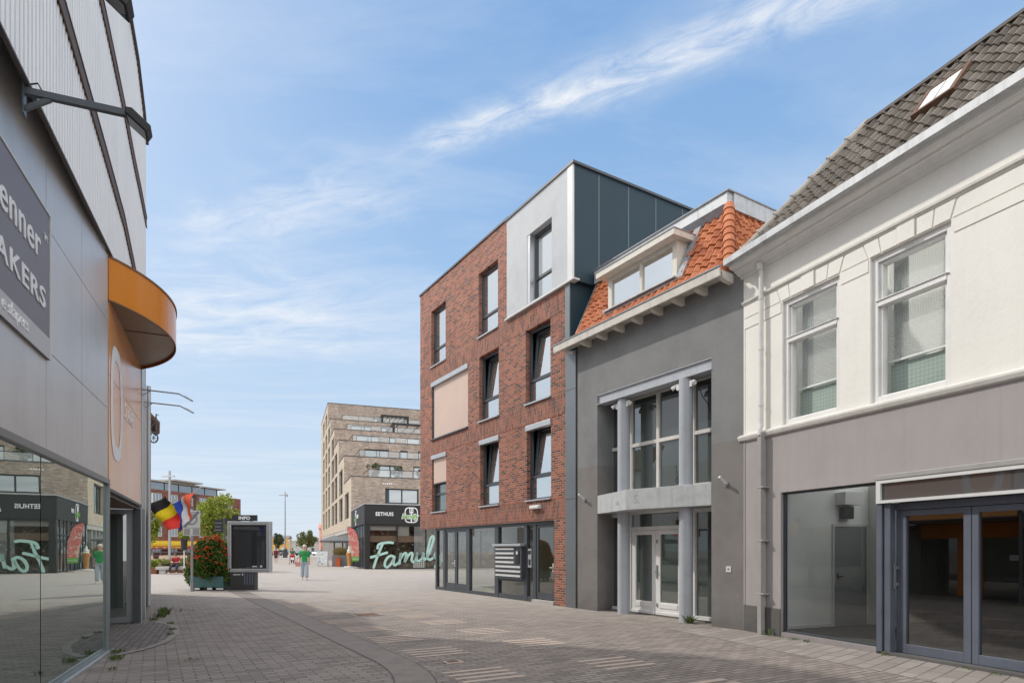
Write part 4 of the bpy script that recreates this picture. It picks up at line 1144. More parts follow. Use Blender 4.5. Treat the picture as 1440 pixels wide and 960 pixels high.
# neighbour along the left side
ON = at(OL, AL, 5.0, .02); AN = AL + math.atan2(.77, 8.9)
nb = thing('neighbour_shop', 'narrow strip of a pale neighbouring shop with a tiled eave behind the silver building', 'building', ON, AN)
MB().wall(0, 9.2, 2.5, 5.5, [], .1).face([(0, 0, 5.5), (9.2, 0, 5.5), (9.2, 8, 5.5), (0, 8, 5.5)]).face([(9.2, 0, 0), (9.2, 8, 0), (9.2, 8, 5.5), (9.2, 0, 5.5)]).build('wall', M['alu_light'], nb)
for k in range(3): window(nb, .05 + k * 3.05, 3.05 + k * 3.05, .02, 2.5, .01, M['slate'], M['glass_left'], w=.08, d=.08, name='shop_window')
MB().tube([(.15, -.08, .3), (.15, -.08, 5.4)], .045, 12).build('downpipe', M['alu'], nb)
nr = MB()
for j in range(7):
    for k in range(11): nr.tube([(5.4 + k * .2, -.26 + j * .16, 5.46 + j * .17), (5.4 + k * .2, -.12 + j * .16, 5.63 + j * .17)], .09, 8)
nr.build('eave_tiles', M['rust'], nb)
MB().box(.25, .65, -.12, -.01, 0, .6).build('utility_box', M['pipe_grey'], nb)
wo = thing('wheel_sign', 'black iron bracket with a spoked wheel hanging on the far left wall', 'sign', at(ON, AN, 3.6, 0, 4.95), AN); wo.scale = (.68, .68, .68)
MB().tube([(0, 0, -.1), (0, -.3, .35)], .02, 8).tube([(0, -.33, .7), (0, -.33, -.1)], .025, 8).tube([(0, -.33, .68), (0, -.43, .66)], .015, 6).build('bracket', M['iron'], wo)
wh = MB(); rr = [(.0, -.24 + .15 * math.cos(t * math.pi / 12), -.3 + .2 * math.sin(t * math.pi / 12)) for t in range(25)]
wh.tube(rr, .028, 8, False)
for t in range(0, 12, 3): wh.tube([(0, -.24 + .15 * math.cos(t * math.pi / 12), -.3 + .2 * math.sin(t * math.pi / 12)), (0, -.24 - .15 * math.cos(t * math.pi / 12), -.3 - .2 * math.sin(t * math.pi / 12))], .012, 6)
wh.tube([(0, 0, -.3), (0, -.1, -.3)], .03, 8).tube([(0, 0, -.05), (0, -.3, -.08)], .02, 8)
wh.build('wheel', M['iron'], wo)


def flag(name, label, base, tip, strips, grp=None):
    f = thing(name, label, 'flag', base, 0, grp)
    b = Vector(base); t = Vector(tip) - b
    MB().tube([(0, 0, 0), tuple(t)], .018, 8).build('pole', M['alu_light'], f)
    for nm, mt, poly in strips:
        # each stripe: quad corners a,b (top edge) c,d (bottom edge), rippled cloth
        a, bb_, c, d = [Vector(p) - b for p in poly]; mb = MB(); n = 8; m = 8; base_i = len(mb.v)
        for i in range(n + 1):
            for j in range(m + 1):
                p = a.lerp(bb_, i / n).lerp(d.lerp(c, i / n), j / m)
                off = .05 * math.sin(p.x * 9 + p.z * 7) + .03 * math.sin(p.z * 15 - p.x * 5)
                mb.v.append((p.x + off * .3, p.y + off, p.z))
        for i in range(n):
            for j in range(m):
                q = base_i + i * (m + 1) + j; mb.f.append((q, q + 1, q + m + 2, q + m + 1))
        mb.build(nm, M[mt], f, smooth=True)
flag('flag', 'black yellow and red striped flag on a slanting white pole on the left wall', (-10.339, 17.5, 2.465), (-9.514, 17.5, 3.008), [
    ('black_stripe', 'flag_black', [(-10.26, 17.4, 2.8), (-9.74, 17.4, 3.1), (-9.58, 17.4, 2.92), (-10.06, 17.4, 2.56)]),
    ('yellow_stripe', 'flag_yellow', [(-10.06, 17.4, 2.56), (-9.58, 17.4, 2.92), (-9.38, 17.4, 2.64), (-9.82, 17.4, 2.36)]),
    ('red_stripe', 'flag_red', [(-9.82, 17.4, 2.36), (-9.38, 17.4, 2.64), (-9.36, 17.4, 2.2), (-9.6, 17.4, 2.14)])], 'flags on the left wall')
flag('flag', 'red white and blue striped flag on a slanting pole behind the grey square sign', (-12.041, 20.5, 2.472), (-10.274, 20.5, 3.674), [
    ('blue_stripe', 'flag_blue', [(-11.185, 20.4, 3.077), (-10.927, 20.4, 3.265), (-10.833, 20.4, 2.327), (-10.997, 20.4, 2.186)]),
    ('white_stripe', 'flag_white', [(-10.927, 20.4, 3.265), (-10.81, 20.4, 3.359), (-10.669, 20.4, 2.538), (-10.833, 20.4, 2.327)]),
    ('red_stripe', 'flag_orange_red', [(-10.81, 20.4, 3.359), (-10.55, 20.4, 3.50), (-10.599, 20.4, 2.726), (-10.669, 20.4, 2.538)])], 'flags on the left wall')


# ================================================================== foliage
def leaves(mb, c, rad, n, size, rng, shell=.35, flat=.0, zmin=None, clump=0, taper=0):
    """many small leaf quads through an uneven ellipsoid of clumps"""
    c = Vector(c); cl = []
    for k in range(clump):
        d = Vector((rng.gauss(0, 1), rng.gauss(0, 1), rng.gauss(0, 1))).normalized() * rng.uniform(.45, .95)
        cl.append((Vector((d.x * rad[0], d.y * rad[1], d.z * rad[2])), rng.uniform(.22, .42)))
    i = 0
    while i < n:
        if cl:
            o, r = rng.choice(cl)
            d = Vector((rng.gauss(0, 1), rng.gauss(0, 1), rng.gauss(0, 1))).normalized() * rng.uniform(.3, 1) ** .5
            p = c + o + Vector((d.x * rad[0] * r, d.y * rad[1] * r, d.z * rad[2] * r))
        else:
            d = Vector((rng.gauss(0, 1), rng.gauss(0, 1), rng.gauss(0, 1))).normalized()
            k = 1 - shell * rng.random() ** 1.5
            k *= 1 + .16 * noise.noise(d * 2.3 + c * .7)
            p = c + Vector((d.x * rad[0] * k, d.y * rad[1] * k, d.z * rad[2] * k))
        if taper:
            f_ = 1 - taper * (p.z - c.z) / rad[2]; p.x = c.x + (p.x - c.x) * f_; p.y = c.y + (p.y - c.y) * f_
        i += 1
        if zmin is not None and p.z < zmin: continue
        s = size * rng.uniform(.6, 1.3)
        a = Vector((rng.gauss(0, 1), rng.gauss(0, 1), rng.gauss(0, 1) * (1 - flat))).normalized() * s
        b = a.cross(Vector((rng.gauss(0, 1), rng.gauss(0, 1), rng.gauss(0, 1)))).normalized() * s * .55
        mb.face([p - a, p + b, p + a, p - b])
    return mb


def tree(label, loc, h, cr, mat, n, leaf, seed, cat='tree', crz=None, group=None, trunk_h=None):
    rng = random.Random(seed)
    t = thing('tree', label, cat, loc, 0, group)
    ch = crz or (h * .33); cz = h - ch
    tk = MB(); tk.tube([(0, 0, 0), (.03, .02, h * .3), (0, .04, cz + ch * .3)], [cr * .075, cr * .06, cr * .03], 8)
    for k in range(6):
        a = k * 1.05 + rng.random(); tk.tube([(0, 0, h * .32 + k * .06 * h * .5), (math.cos(a) * cr * .35, math.sin(a) * cr * .35, cz), (math.cos(a) * cr * .65, math.sin(a) * cr * .65, cz + ch * .3)], [cr * .035, cr * .022, cr * .01], 6)
    tk.build('trunk', M['bark'], t)
    mb = MB(); leaves(mb, (0, 0, cz), (cr, cr, ch), n, leaf, rng, clump=26); leaves(mb, (0, 0, cz), (cr * .8, cr * .8, ch * .8), n // 4, leaf, rng, shell=.8)
    mb.build('crown', mat, t)
    return t


# ================================================================== stepped apartment building with the restaurant
fb = thing('stepped_apartments', 'tan brick apartment building stepping back in terraces above a restaurant', 'building', OF, AF)
YS = [10.66, 18.34, 25.37, 32.30, 39.23, 44.67]; ZT = [8.64, 11.70, 14.56, 17.17, 19.80, 23.25]; XW = 26.0; YE = 62.0
FWN = [[(3.25, 6.56, 6.11, 7.6)], [(3.6, 6.3, 9.4, 10.9), (7.55, 8.75, 9.4, 10.9), (10.5, 13.5, 9.4, 10.9)], [(3.0, 5.94, 12.55, 13.72), (7.3, 8.25, 12.55, 13.72), (9.5, 12.5, 12.55, 13.72)],
       [(2.78, 5.79, 15.5, 16.55), (7.03, 7.95, 15.5, 16.5), (9.2, 11.2, 15.5, 16.57)], [(2.74, 5.68, 18.15, 19.14), (6.96, 7.85, 18.2, 19.12)], [(6.4, 7.5, 20.6, 21.5)]]
for k in range(6):
    z0 = 5.0 if k == 0 else ZT[k - 1] - .02
    w = MB().wall(0, XW, z0, ZT[k], FWN[k], .22, y=YS[k])
    w.face([(XW, YS[k], z0), (XW, YE, z0), (XW, YE, ZT[k]), (XW, YS[k], ZT[k])])
    yn = YS[k + 1] if k < 5 else YE
    w.face([(0, YS[k], ZT[k]), (XW, YS[k], ZT[k]), (XW, yn, ZT[k]), (0, yn, ZT[k])])
    w.build('terrace_wall', M['tan_brick'], fb)
    MB().box(-.05, XW, YS[k] - .05, YS[k] + .3, ZT[k], ZT[k] + .07).box(-.05, .25, YS[k] + .3, yn, ZT[k], ZT[k] + .07).build('parapet_cap', M['slate'], fb)
    for (a, b, c, d) in FWN[k]:
        window(fb, a, b, c, d, YS[k] + .12, M['black'], M['glass_far'], mu=((a + b) / 2,) if b - a > 2 else (), w=.12, d=.1)
    if k < 5:
        rl = MB(); yb = YS[k] + .35
        x = 1.65
        while x < XW: rl.box(x - .03, x + .03, yb, yb + .05, ZT[k] + .05, ZT[k] + .78); x += 2.2
        rl.box(1.65, XW, yb, yb + .05, ZT[k] + .76, ZT[k] + .82); rl.box(1.62, 1.68, yb, yb + 4, ZT[k] + .76, ZT[k] + .82)
        ro = rl.build('balustrade', M['slate'], fb)
        MB().face([(1.68, yb + .025, ZT[k] + .08), (XW, yb + .025, ZT[k] + .08), (XW, yb + .025, ZT[k] + .76), (1.68, yb + .025, ZT[k] + .76)]).build('glass_panel', M['glass_rail'], ro)
# left long side
RL90 = Matrix.Rotation(R(-90), 4, 'Z')
COL = [(13.2, 17.6), (20.2, 24.8), (27.6, 31.9), (33.0, 37.2), (40.5, 44.4), (46.6, 50.4), (53, 57)]
FLO = [(4.75, 7.4), (7.8, 10.6), (11.0, 13.5), (13.95, 16.3), (16.9, 19.1), (20, 22.2)]
for k in range(6):
    yn = YS[k + 1] if k < 5 else YE
    hs = [(-b, -a, c, d) for (a, b) in COL if YS[k] < a < yn for (c, d) in FLO if d < ZT[k] - .2]
    w = MB().wall(-yn, -YS[k], 3.7, ZT[k], hs, .35); w.xf(RL90); w.build('side_wall', M['sunlit_tan_brick'], fb)
    for (a, b, c, d) in hs:
        f = MB().frame(a, b, c, d, .14, .2, .3, (), (a + (b - a) * .33, a + (b - a) * .66)); f.xf(RL90); f = f.build('window', M['slate'], fb)
        p = MB().face([(a, .27, c), (b, .27, c), (b, .27, d), (a, .27, d)]); p.xf(RL90); p.build('pane', M['glass_dark'], f)
gw = MB()
for k in range(12):
    y0 = 11 + k * 4.2; gw.box(.3, .34, y0, y0 + 4.15, .1, 3.3)
gw.build('ground_floor_glass', M['glass_far'], fb)
gp = MB()
for k in range(26): gp.box(.1, .35, 10.7 + k * 2.0, 10.95 + k * 2.0, 0, 3.7)
gp.box(.05, .3, 10.7, YE, 3.3, 3.7)
gp.build('ground_floor_post', M['concrete'], fb)
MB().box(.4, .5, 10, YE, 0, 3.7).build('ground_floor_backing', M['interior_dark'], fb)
# roof terraces pergolas
for (x0, x1, y0, y1, z0, z1) in ((7.2, 10.9, 39.6, 44.4, 19.85, 20.75), (7.7, 16.0, 32.7, 38.9, 17.22, 18.3)):
    p = MB()
    for x in (x0, x1):
        for y in (y0, y1): p.box(x - .15, x + .15, y - .1, y + .1, z0, z1)
    p.box(x0 - .15, x1 + .15, y0 - .15, y0 + .15, z1, z1 + .28); p.box(x0 - .15, x0 + .15, y0, y1, z1, z1 + .25); p.box(x1 - .15, x1 + .15, y0, y1, z1, z1 + .25)
    for k in range(6): p.box(x0 + (x1 - x0) * (k + .5) / 6 - .06, x0 + (x1 - x0) * (k + .5) / 6 + .06, y0 + .2, y1, z1 + .05, z1 + .15)
    po_ = p.build('pergola', M['black'], fb)
    MB().box(x0, x1, y1 + .2, y1 + .25, z0, z1).build('glass_panel', M['glass_far'], po_)
mk = MB()
for k in range(5): mk.box(3.0 + k * .2, 3.12 + k * .2, YS[0] - .04, YS[0] - .003, 8.0, 8.12)
mk.build('facade_mark', M['bright_white'], fb)
# restaurant below
XRr = 15.0
fs = MB(); nrib = 14
for k in range(nrib):
    z0 = 3.66 + k * (1.57 / nrib); fs.box(0, XRr, -.0 - .02, .05, z0, z0 + .095); fs.box(-.02, .05, .05, 10.6, z0, z0 + .095)
fs.box(.03, XRr, .03, .3, 3.64, 5.23); fs.box(.03, .3, .3, 10.6, 3.64, 5.23)
fs.build('ribbed_fascia', M['fascia'], fb)
MB().box(-.06, XRr, -.06, .3, 5.23, 5.31).box(-.06, .3, .3, 10.62, 5.23, 5.31).build('fascia_cap', M['alu'], fb)
MB().face([(.3, .3, 5.2), (XRr, .3, 5.2), (XRr, 10.6, 5.2), (.3, 10.6, 5.2)]).build('terrace_floor', M['concrete'], fb)
sf = MB().box(.02, .42, .04, .42, 0, 3.64)
for x in (2.62, 5.0, 7.4, 9.8, 12.2): sf.box(x - .05, x + .05, .06, .16, 0, 3.6)
sf.box(.42, XRr, .06, .16, 3.5, 3.64).box(.42, XRr, .06, .16, 0, .08)
for k in range(10): sf.box(.08, .18, .42 + k * 1.1, .5 + k * 1.1, 0, 3.64)
sf.box(.08, .18, .42, 10.6, 2.55, 2.65).box(.08, .18, .42, 10.6, 0, .08)
sf.build('shopfront_frame', M['black'], fb)
MB().face([(.42, .11, .08), (XRr, .11, .08), (XRr, .11, 3.5), (.42, .11, 3.5)]).build('front_glass', M['glass_shop'], fb)
MB().face([(.13, .42, .08), (.13, 10.6, .08), (.13, 10.6, 3.6), (.13, .42, 3.6)]).build('side_glass', M['glass_far'], fb)
MB().box(.2, XRr, 2.6, 2.65, 0, 3.6).build('dining_room', M['warm_interior_print'], fb)
MB().box(.3, XRr, .3, 2.6, 3.5, 3.55).box(.3, XRr, .3, 2.6, -.01, .03).build('dining_ceiling', M['interior_dark'], fb)
MB().box(.42, 2.55, .2, .22, 3.15, 3.5).box(2.7, 3.6, .2, .22, 2.7, 3.5).build('blind_panel', M['pipe_grey'], fb)
MB().box(.45, XRr, .25, .27, 2.2, 2.7).build('brown_panel', M['soffit'], fb)
MB().face([(3.93, .09, .10), (4.95, .09, .10), (4.95, .09, .72), (3.93, .09, .72)]).build('lattice_screen', M['lattice'], fb)
for (x, y, z) in ((1.6, 1.2, 2.9), (2.1, 1.5, 2.85), (3.4, 1.6, 1.9), (4.1, 1.2, 2.0), (1.9, 2.0, 1.7), (5.4, 1.6, 2.4), (2.9, 1.0, 1.6), (.9, .9, 1.5)):
    MB().ball((x, y, z), .07, .07, .07, 8, 6).build('dining_lamp', M['bright_white'], fb)
tb = MB()
for x in (1.6, 3.3, 4.6, 6.2): tb.box(x - .35, x + .35, .8, 1.4, .72, .76).box(x - .04, x + .04, 1.06, 1.14, 0, .72)
tb.build('dining_table', M['wood'], fb)
# script lettering on the window
sc_ = MB()
ST_ = dict(F1=[(1.02, 1.70), (1.1, 1.97), (1.32, 2.08), (1.68, 2.14), (1.96, 2.17), (2.25, 2.13)], F2=[(1.43, 2.06), (1.25, 1.62), (1.03, 1.07), (.84, .55), (.72, .14)], F3=[(.47, .96), (.75, 1.03), (1.25, 1.18), (1.78, 1.34)],
           a=[(2.36, .98), (2.11, 1.08), (1.82, .92), (1.62, .56), (1.62, .27), (1.78, .15), (2.03, .33), (2.25, .66), (2.39, .99), (2.32, .63), (2.34, .37), (2.48, .33), (2.72, .5)],
           m=[(2.79, .44), (2.84, .84), (2.92, 1.30), (2.87, .85), (3.05, 1.13), (3.28, 1.31), (3.36, 1.18), (3.28, .8), (3.24, .6), (3.45, .99), (3.67, 1.25), (3.83, 1.31), (3.87, 1.13), (3.8, .76), (3.88, .58), (4.08, .66)],
           i=[(4.08, .66), (4.19, .91), (4.28, 1.32), (4.22, .91), (4.28, .65), (4.5, .70), (4.70, .92)], j=[(4.70, .92), (4.80, 1.32), (4.78, .98), (4.88, .76), (5.1, .95)],
           l=[(5.1, .95), (5.3, 1.4), (5.52, 2.02), (5.65, 2.5), (5.57, 2.72), (5.38, 2.5), (5.25, 2.01), (5.12, 1.35), (5.14, .9), (5.35, .74), (5.65, .95)],
           y=[(5.65, .95), (5.85, 1.32), (5.8, .95), (5.98, .75), (6.2, .95), (6.35, 1.32), (6.25, .7), (6.05, .2), (5.8, .1), (5.9, .35), (6.5, .75)])
for k_, v_ in ST_.items(): stroke(sc_, v_, .20 if k_ != 'i' else .18, .055)
so = sc_.build('window_lettering', M['mint'], fb)
text('EETHUIS', .42, .85, -.035, 4.33, M['bright_white'], 'sign_lettering', fb, fat=.010, fit=1.42, spacing=1.08)
# emblem: plate with a fork and a green word
em = thing('plate_emblem', 'white outlined plate emblem with a fork and a green word on the black fascia', 'sign', at(OF, AF, 3.75, -.03, 4.42), AF)
def rr(rx, rz, n=32, p=.55): return [(rx * math.copysign(abs(math.cos(2 * math.pi * k / n)) ** p, math.cos(2 * math.pi * k / n)), rz * math.copysign(abs(math.sin(2 * math.pi * k / n)) ** p, math.sin(2 * math.pi * k / n))) for k in range(n)]
MB().prism_y(rr(.56, .64), -.02, 0).build('plate', M['bright_white'], em)
MB().prism_y(rr(.48, .56), -.03, -.02).build('plate_centre', M['fascia'], em)
fk = MB().box(-.05, .05, -.045, -.03, -.6, .2).box(-.16, .16, -.045, -.03, .15, .27)
for x in (-.13, 0, .13): fk.box(x - .035, x + .035, -.045, -.03, .25, .56)
fk.build('fork', M['bright_white'], em)
text('Family', .52, -.80, -.062, -.28, M['bright_white'], 'word_outline', em, fat=.05, sx=1.0, shear=.25)
text('Family', .52, -.80, -.072, -.28, M['green_logo'], 'word', em, fat=.012, sx=1.0, shear=.25)
e2 = thing('plate_emblem', 'pale upright emblem with a fork on the short left side of the black fascia', 'sign', at(OF, AF, -.03, 6.3, 4.42), AF - R(90))
MB().prism_y(rr(.5, .66), -.02, 0).build('plate', M['bright_white'], e2)
MB().prism_y(rr(.42, .58), -.03, -.02).build('plate_centre', M['fascia'], e2)
MB().box(-.06, .06, -.045, -.03, -.6, .5).box(-.16, .16, -.045, -.03, .1, .5).build('fork', M['bright_white'], e2)
text('Family', .5, -.75, -.06, -.3, M['green_logo'], 'word', e2, fat=.012, shear=.25)
text('EETHUIS', .42, 1.1, -.045, -.1, M['bright_white'], 'lettering', e2, fat=.016, sx=.8)
for i, (x, lab) in enumerate(((2.3, 'leafy potted shrub on the lowest roof terrace, left one'), (4.6, 'leafy potted shrub on the lowest roof terrace, middle one'), (7.0, 'leafy potted shrub on the lowest roof terrace, right one'))):
    t_ = thing('terrace_shrub', lab, 'plant', at(OF, AF, x, YS[0] + 1.0, ZT[0]), 0, 'shrubs on the roof terrace')
    MB().lathe([(0, 0), (.25, 0), (.3, .4), (0, .4)], n=12).build('pot', M['charcoal'], t_)
    leaves(MB(), (0, 0, .85), (.65, .5, .55 + .3 * (i == 0)), 500, .1, random.Random(i + 40), clump=12).build('foliage', M['leaf_dull'], t_)

# ================================================================== far red brick block across the square
OR = (-61.6, 104.0, 0); AR = math.atan2(.9706, .2405)
fr_ = thing('far_brick_block', 'long four storey red brick block with a glazed rooftop storey across the square', 'building', OR, AR)
H4 = []; zt = 11.9
for fl in range(4):
    z0 = .6 + fl * 2.85
    for k in range(9): H4.append((-9.3 + k * 3.6, -9.3 + k * 3.6 + 2.1, z0 + .4, z0 + 2.15))
wl = MB().wall(-12, 24, 0, zt, H4, .2); wl.face([(24, 0, 0), (24, 14, 0), (24, 14, zt), (24, 0, zt)]).face([(-12, 0, zt), (24, 0, zt), (24, 14, zt), (-12, 14, zt)])
wl.build('wall', M['far_brick'], fr_)
for (a, b, c, d) in H4: window(fr_, a, b, c, d, .1, M['white_paint'], M['glass_far'], mu=(a + .7, a + 1.4), w=.1, d=.08)
MB().box(-12, 19, 1.5, 12, zt + .005, zt + 1.5).build('rooftop_storey', M['glass_far'], fr_)
MB().box(-12.4, 20.5, .7, 12.6, zt + 1.5, zt + 1.72).box(6, 13, -.3, 12, zt + 1.9, zt + 2.15).box(7, 12, .8, 11, zt + 1.7, zt + 1.9).build('rooftop_slab', M['concrete'], fr_)
rp_ = MB()
for k in range(10): rp_.box(-11 + k * 3.3, -10.8 + k * 3.3, 1.46, 1.56, zt, zt + 1.5)
rp_.build('rooftop_post', M['slate'], fr_)
for k in range(4): MB().box(-6.1 + k * 7.2, -5.85 + k * 7.2, -.2, -.02, 0, 11.2).build('white_column', M['white_paint'], fr_)
MB().prism_x([(0, 3.1), (-1.6, 2.55), (-1.6, 2.2), (-1.55, 2.2), (-1.5, 2.5), (0, 3.0)], -10, 14).build('awning', M['yellow_awning'], fr_)
MB().box(-10, 14, -1.66, -1.61, 1.62, 2.19).build('awning_valance', M['red_paint'], fr_)
text('SCHUTTERIJ', .5, -7.5, -1.67, 1.72, M['yellow_awning'], 'awning_lettering', fr_, fat=.02, fit=15)

# ================================================================== far background
for i, (x, y, w_, h_, ang, wall_, lab) in enumerate(((-53.2, 172, 5.5, 8.8, .35, 'coral', 'coral red apartment building far down the street behind the tan brick block'), (-79.5, 205, 5.0, 6.3, .2, 'ochre', 'ochre yellow house far behind the information display'),
        (-92, 245, 16, 5.2, .15, 'concrete', 'low pale house with a grey roof far behind the walkers'), (-70, 260, 15, 5.0, .1, 'concrete', 'low pale house with a grey roof on the horizon near the tall mast'))):
    hs_ = thing('distant_house', lab, 'house', (x, y, 0), ang)
    nflo = 3 if h_ > 8 else 2; H_ = []
    for f_ in range(nflo):
        for k in range(max(2, int(w_ / 2.4))): H_.append((.6 + k * 2.3, 1.7 + k * 2.3, .8 + f_ * h_ / (nflo + .3), .8 + f_ * h_ / (nflo + .3) + 1.4))
    MB().wall(0, w_, 0, h_ * .85, [q for q in H_ if q[1] < w_], .15).face([(0, 0, 0), (0, 8, 0), (0, 8, h_ * .85), (0, 0, h_ * .85)]).face([(w_, 0, 0), (w_, 8, 0), (w_, 8, h_ * .85), (w_, 0, h_ * .85)]).build('wall', M[wall_], hs_)
    for q in H_:
        if q[1] < w_: MB().face([(q[0], .1, q[2]), (q[1], .1, q[2]), (q[1], .1, q[3]), (q[0], .1, q[3])]).build('window', M['glass_far'], hs_)
    MB().prism_x([(-.3, h_ * .85), (4, h_), (8.3, h_ * .85)], -.3, w_ + .3).build('roof', M['coral'] if wall_ == 'coral' else M['roof_grey'], hs_)
    if wall_ == 'coral':
        for f_ in range(3): MB().box(.0, w_, -1.2, 0, 2.2 + f_ * 2.6, 2.35 + f_ * 2.6).box(0, w_, -1.2, -1.15, 2.35 + f_ * 2.6, 3.1 + f_ * 2.6).build('balcony', M['coral'], hs_)
ft = MB(); rg_ = random.Random(5)
for k in range(46):
    leaves(ft, (-185 + k * 3.6, 290 + rg_.uniform(-10, 10), 1.6 + rg_.random() * 1.6), (3.2, 3, 2.2 + rg_.random() * 1.6), 90, .7, rg_)
o = ft.build('far_trees', M['leaf_dull']); o['kind'] = 'stuff'; tag(o, 'hazy mass of trees along the far horizon', 'trees')
tree('round crowned olive green tree on the square beyond the walking woman', (-37.2, 112, 0), 5.1, 1.75, M['leaf_olive'], 2200, .17, 3)
tree('dark slim tree far behind the walker in the wine red top', (-50.5, 134, 0), 5.2, 1.35, M['leaf_dull'], 1300, .2, 4)
tree('yellow green street tree behind the grey square sign and the flower planter', (-21.6, 45, 0), 5.5, 1.75, M['leaf_lime'], 3600, .12, 6, crz=1.75)
tree('small yellow green tree close behind the left wall under the striped flag', (-26.4, 45, 0), 4.9, .8, M['leaf_lime'], 1300, .11, 8, crz=1.5)

# masts and lamp posts
m_ = thing('light_mast', 'tall grey mast with a short cross of floodlights far behind the walkers', 'mast', (-44.0, 120, 0))
MB().tube([(0, 0, 0), (0, 0, 12.8)], [.14, .07], 10).build('pole', M['steel'], m_)
MB().box(-1.2, .5, -.06, .06, 12.0, 12.12).box(.2, .5, -.1, .1, 11.8, 12.3).build('cross_arm', M['steel'], m_)
MB().lathe([(0, 0), (.45, 0), (.4, 1.6), (.1, 1.9), (0, 1.9)], n=10).build('base_cabinet', M['slate'], m_)
m_ = thing('street_lamp', 'tall grey lamp post with two short flat arms rising above the far brick block', 'street lamp', (-33.2, 60, 0))
MB().tube([(0, 0, 0), (0, 0, 9.2)], [.13, .10], 12).build('pole', M['steel'], m_)
MB().box(-.75, .45, -.12, .12, 8.62, 8.74).build('lamp_arm', M['alu'], m_)
m_ = thing('street_lamp', 'slim white lamp post in front of the round crowned tree', 'street lamp', (-34.2, 95, 0))
MB().tube([(0, 0, 0), (0, 0, 2.9)], .09, 8).build('pole', M['alu_light'], m_)
MB().box(-.15, .15, -.15, .15, 2.9, 3.1).build('lamp_head', M['alu_light'], m_)
for i, (x, y, lab) in enumerate(((-44.9, 100, 'bare white flag mast behind the walker, left one'), (-44.2, 100, 'bare white flag mast behind the walker, right one'))):
    m_ = thing('flag_mast', lab, 'mast', (x, y, 0), 0, 'flag masts on the square')
    MB().tube([(0, 0, 0), (0, 0, 3.4)], .05, 6).build('pole', M['alu_light'], m_)
    MB().ball((0, 0, 3.42), .08, .08, .08, 8, 5).build('knob', M['alu'], m_)

# parked cars far away
def car(paint_, loc, rz, label):
    t = thing('parked_car', label, 'car', loc, rz, 'cars parked at the far end of the square')
    MB().prism_y([(-2.1, .3), (-2.12, .7), (-1.9, .85), (-1.1, .92), (1.75, .95), (2.05, .85), (2.1, .35)], -.85, .85).build('body', paint_, t, bevel=.06)
    MB().prism_y([(-1.05, .9), (-.45, 1.42), (1.0, 1.44), (1.75, .94)], -.72, .72).build('cabin', M['glass_dark'], t, bevel=.04)
    MB().box(-.4, .95, -.68, .68, 1.43, 1.47).build('roof', paint_, t)
    for x in (-1.3, 1.3):
        for y in (-.8, .8):
            MB().tube([(x, y - .1, .31), (x, y + .1, .31)], .31, 14).build('wheel', M['tyre'], t)
cn = ('silver', 'black', 'dark grey', 'dark blue', 'white')
for i, (x, y, lb_) in enumerate(((-63.5, 160, 'silver car parked far off, leftmost of the row'), (-60.2, 161, 'black car parked far off, second of the row'), (-57.4, 158, 'dark grey car parked far off in the middle of the row'), (-54.0, 160, 'dark blue car parked far off, fourth of the row'), (-50.6, 163, 'white car parked far off, rightmost of the row'))):
    car(M['car_paints'][i], (x, y, 0), R(35 + i * 6), lb_)

# ================================================================== things on the square
# information display
inf = thing('information_display', 'grey framed information display with a dark screen on a charcoal foot, headed INFO', 'information sign', (-10.33, 24.4, 0), R(3))
def px_frame(mb, hw, z0, z1, w, y0, y1):
    mb.box(-hw, hw, y0, y1, z0, z0 + w).box(-hw, hw, y0, y1, z1 - w, z1).box(-hw, -hw + w, y0, y1, z0 + w, z1 - w).box(hw - w, hw, y0, y1, z0 + w, z1 - w)
f = MB(); px_frame(f, .82, .70, 2.70, .145, -.16, .16); f.build('frame', M['alu'], inf, bevel=.02)
MB().box(-.675, .675, -.08, .1, .845, 2.555).build('screen', M['screen'], inf)
f = MB(); px_frame(f, .672, .848, 2.552, .05, -.1, -.081); f.build('screen_border', M['black'], inf)
MB().box(-.12, .5, -.095, -.082, .87, .9).box(.12, .3, -.098, -.082, .91, .95).box(.42, .5, -.098, -.082, .9, .97).build('screen_caption', M['alu_light'], inf)
ft_ = MB().box(-.70, .24, -.2, .2, 0, .70); ft_.build('foot', M['charcoal'], inf, bevel=.015)
gr_ = MB()
for k in range(4): gr_.box(-.16 + k * .1, -.11 + k * .1, -.206, -.199, .22, .66)
gr_.build('foot_grille', M['slate_blue'], inf)
MB().box(-.58, -.30, -.206, -.199, .60, .63).box(-.24, -.19, -.206, -.199, .59, .65).build('foot_caption', M['alu_light'], inf)
MB().box(-.68, .27, -.06, .06, 2.72, 2.95).box(-.5, -.4, -.03, .03, 2.69, 2.73).box(.0, .1, -.03, .03, 2.69, 2.73).build('header_board', M['charcoal'], inf)
text('INFO', .17, -.2, -.063, 2.775, M['bright_white'], 'header_lettering', inf, fat=.008, align='CENTER', sx=1.15)
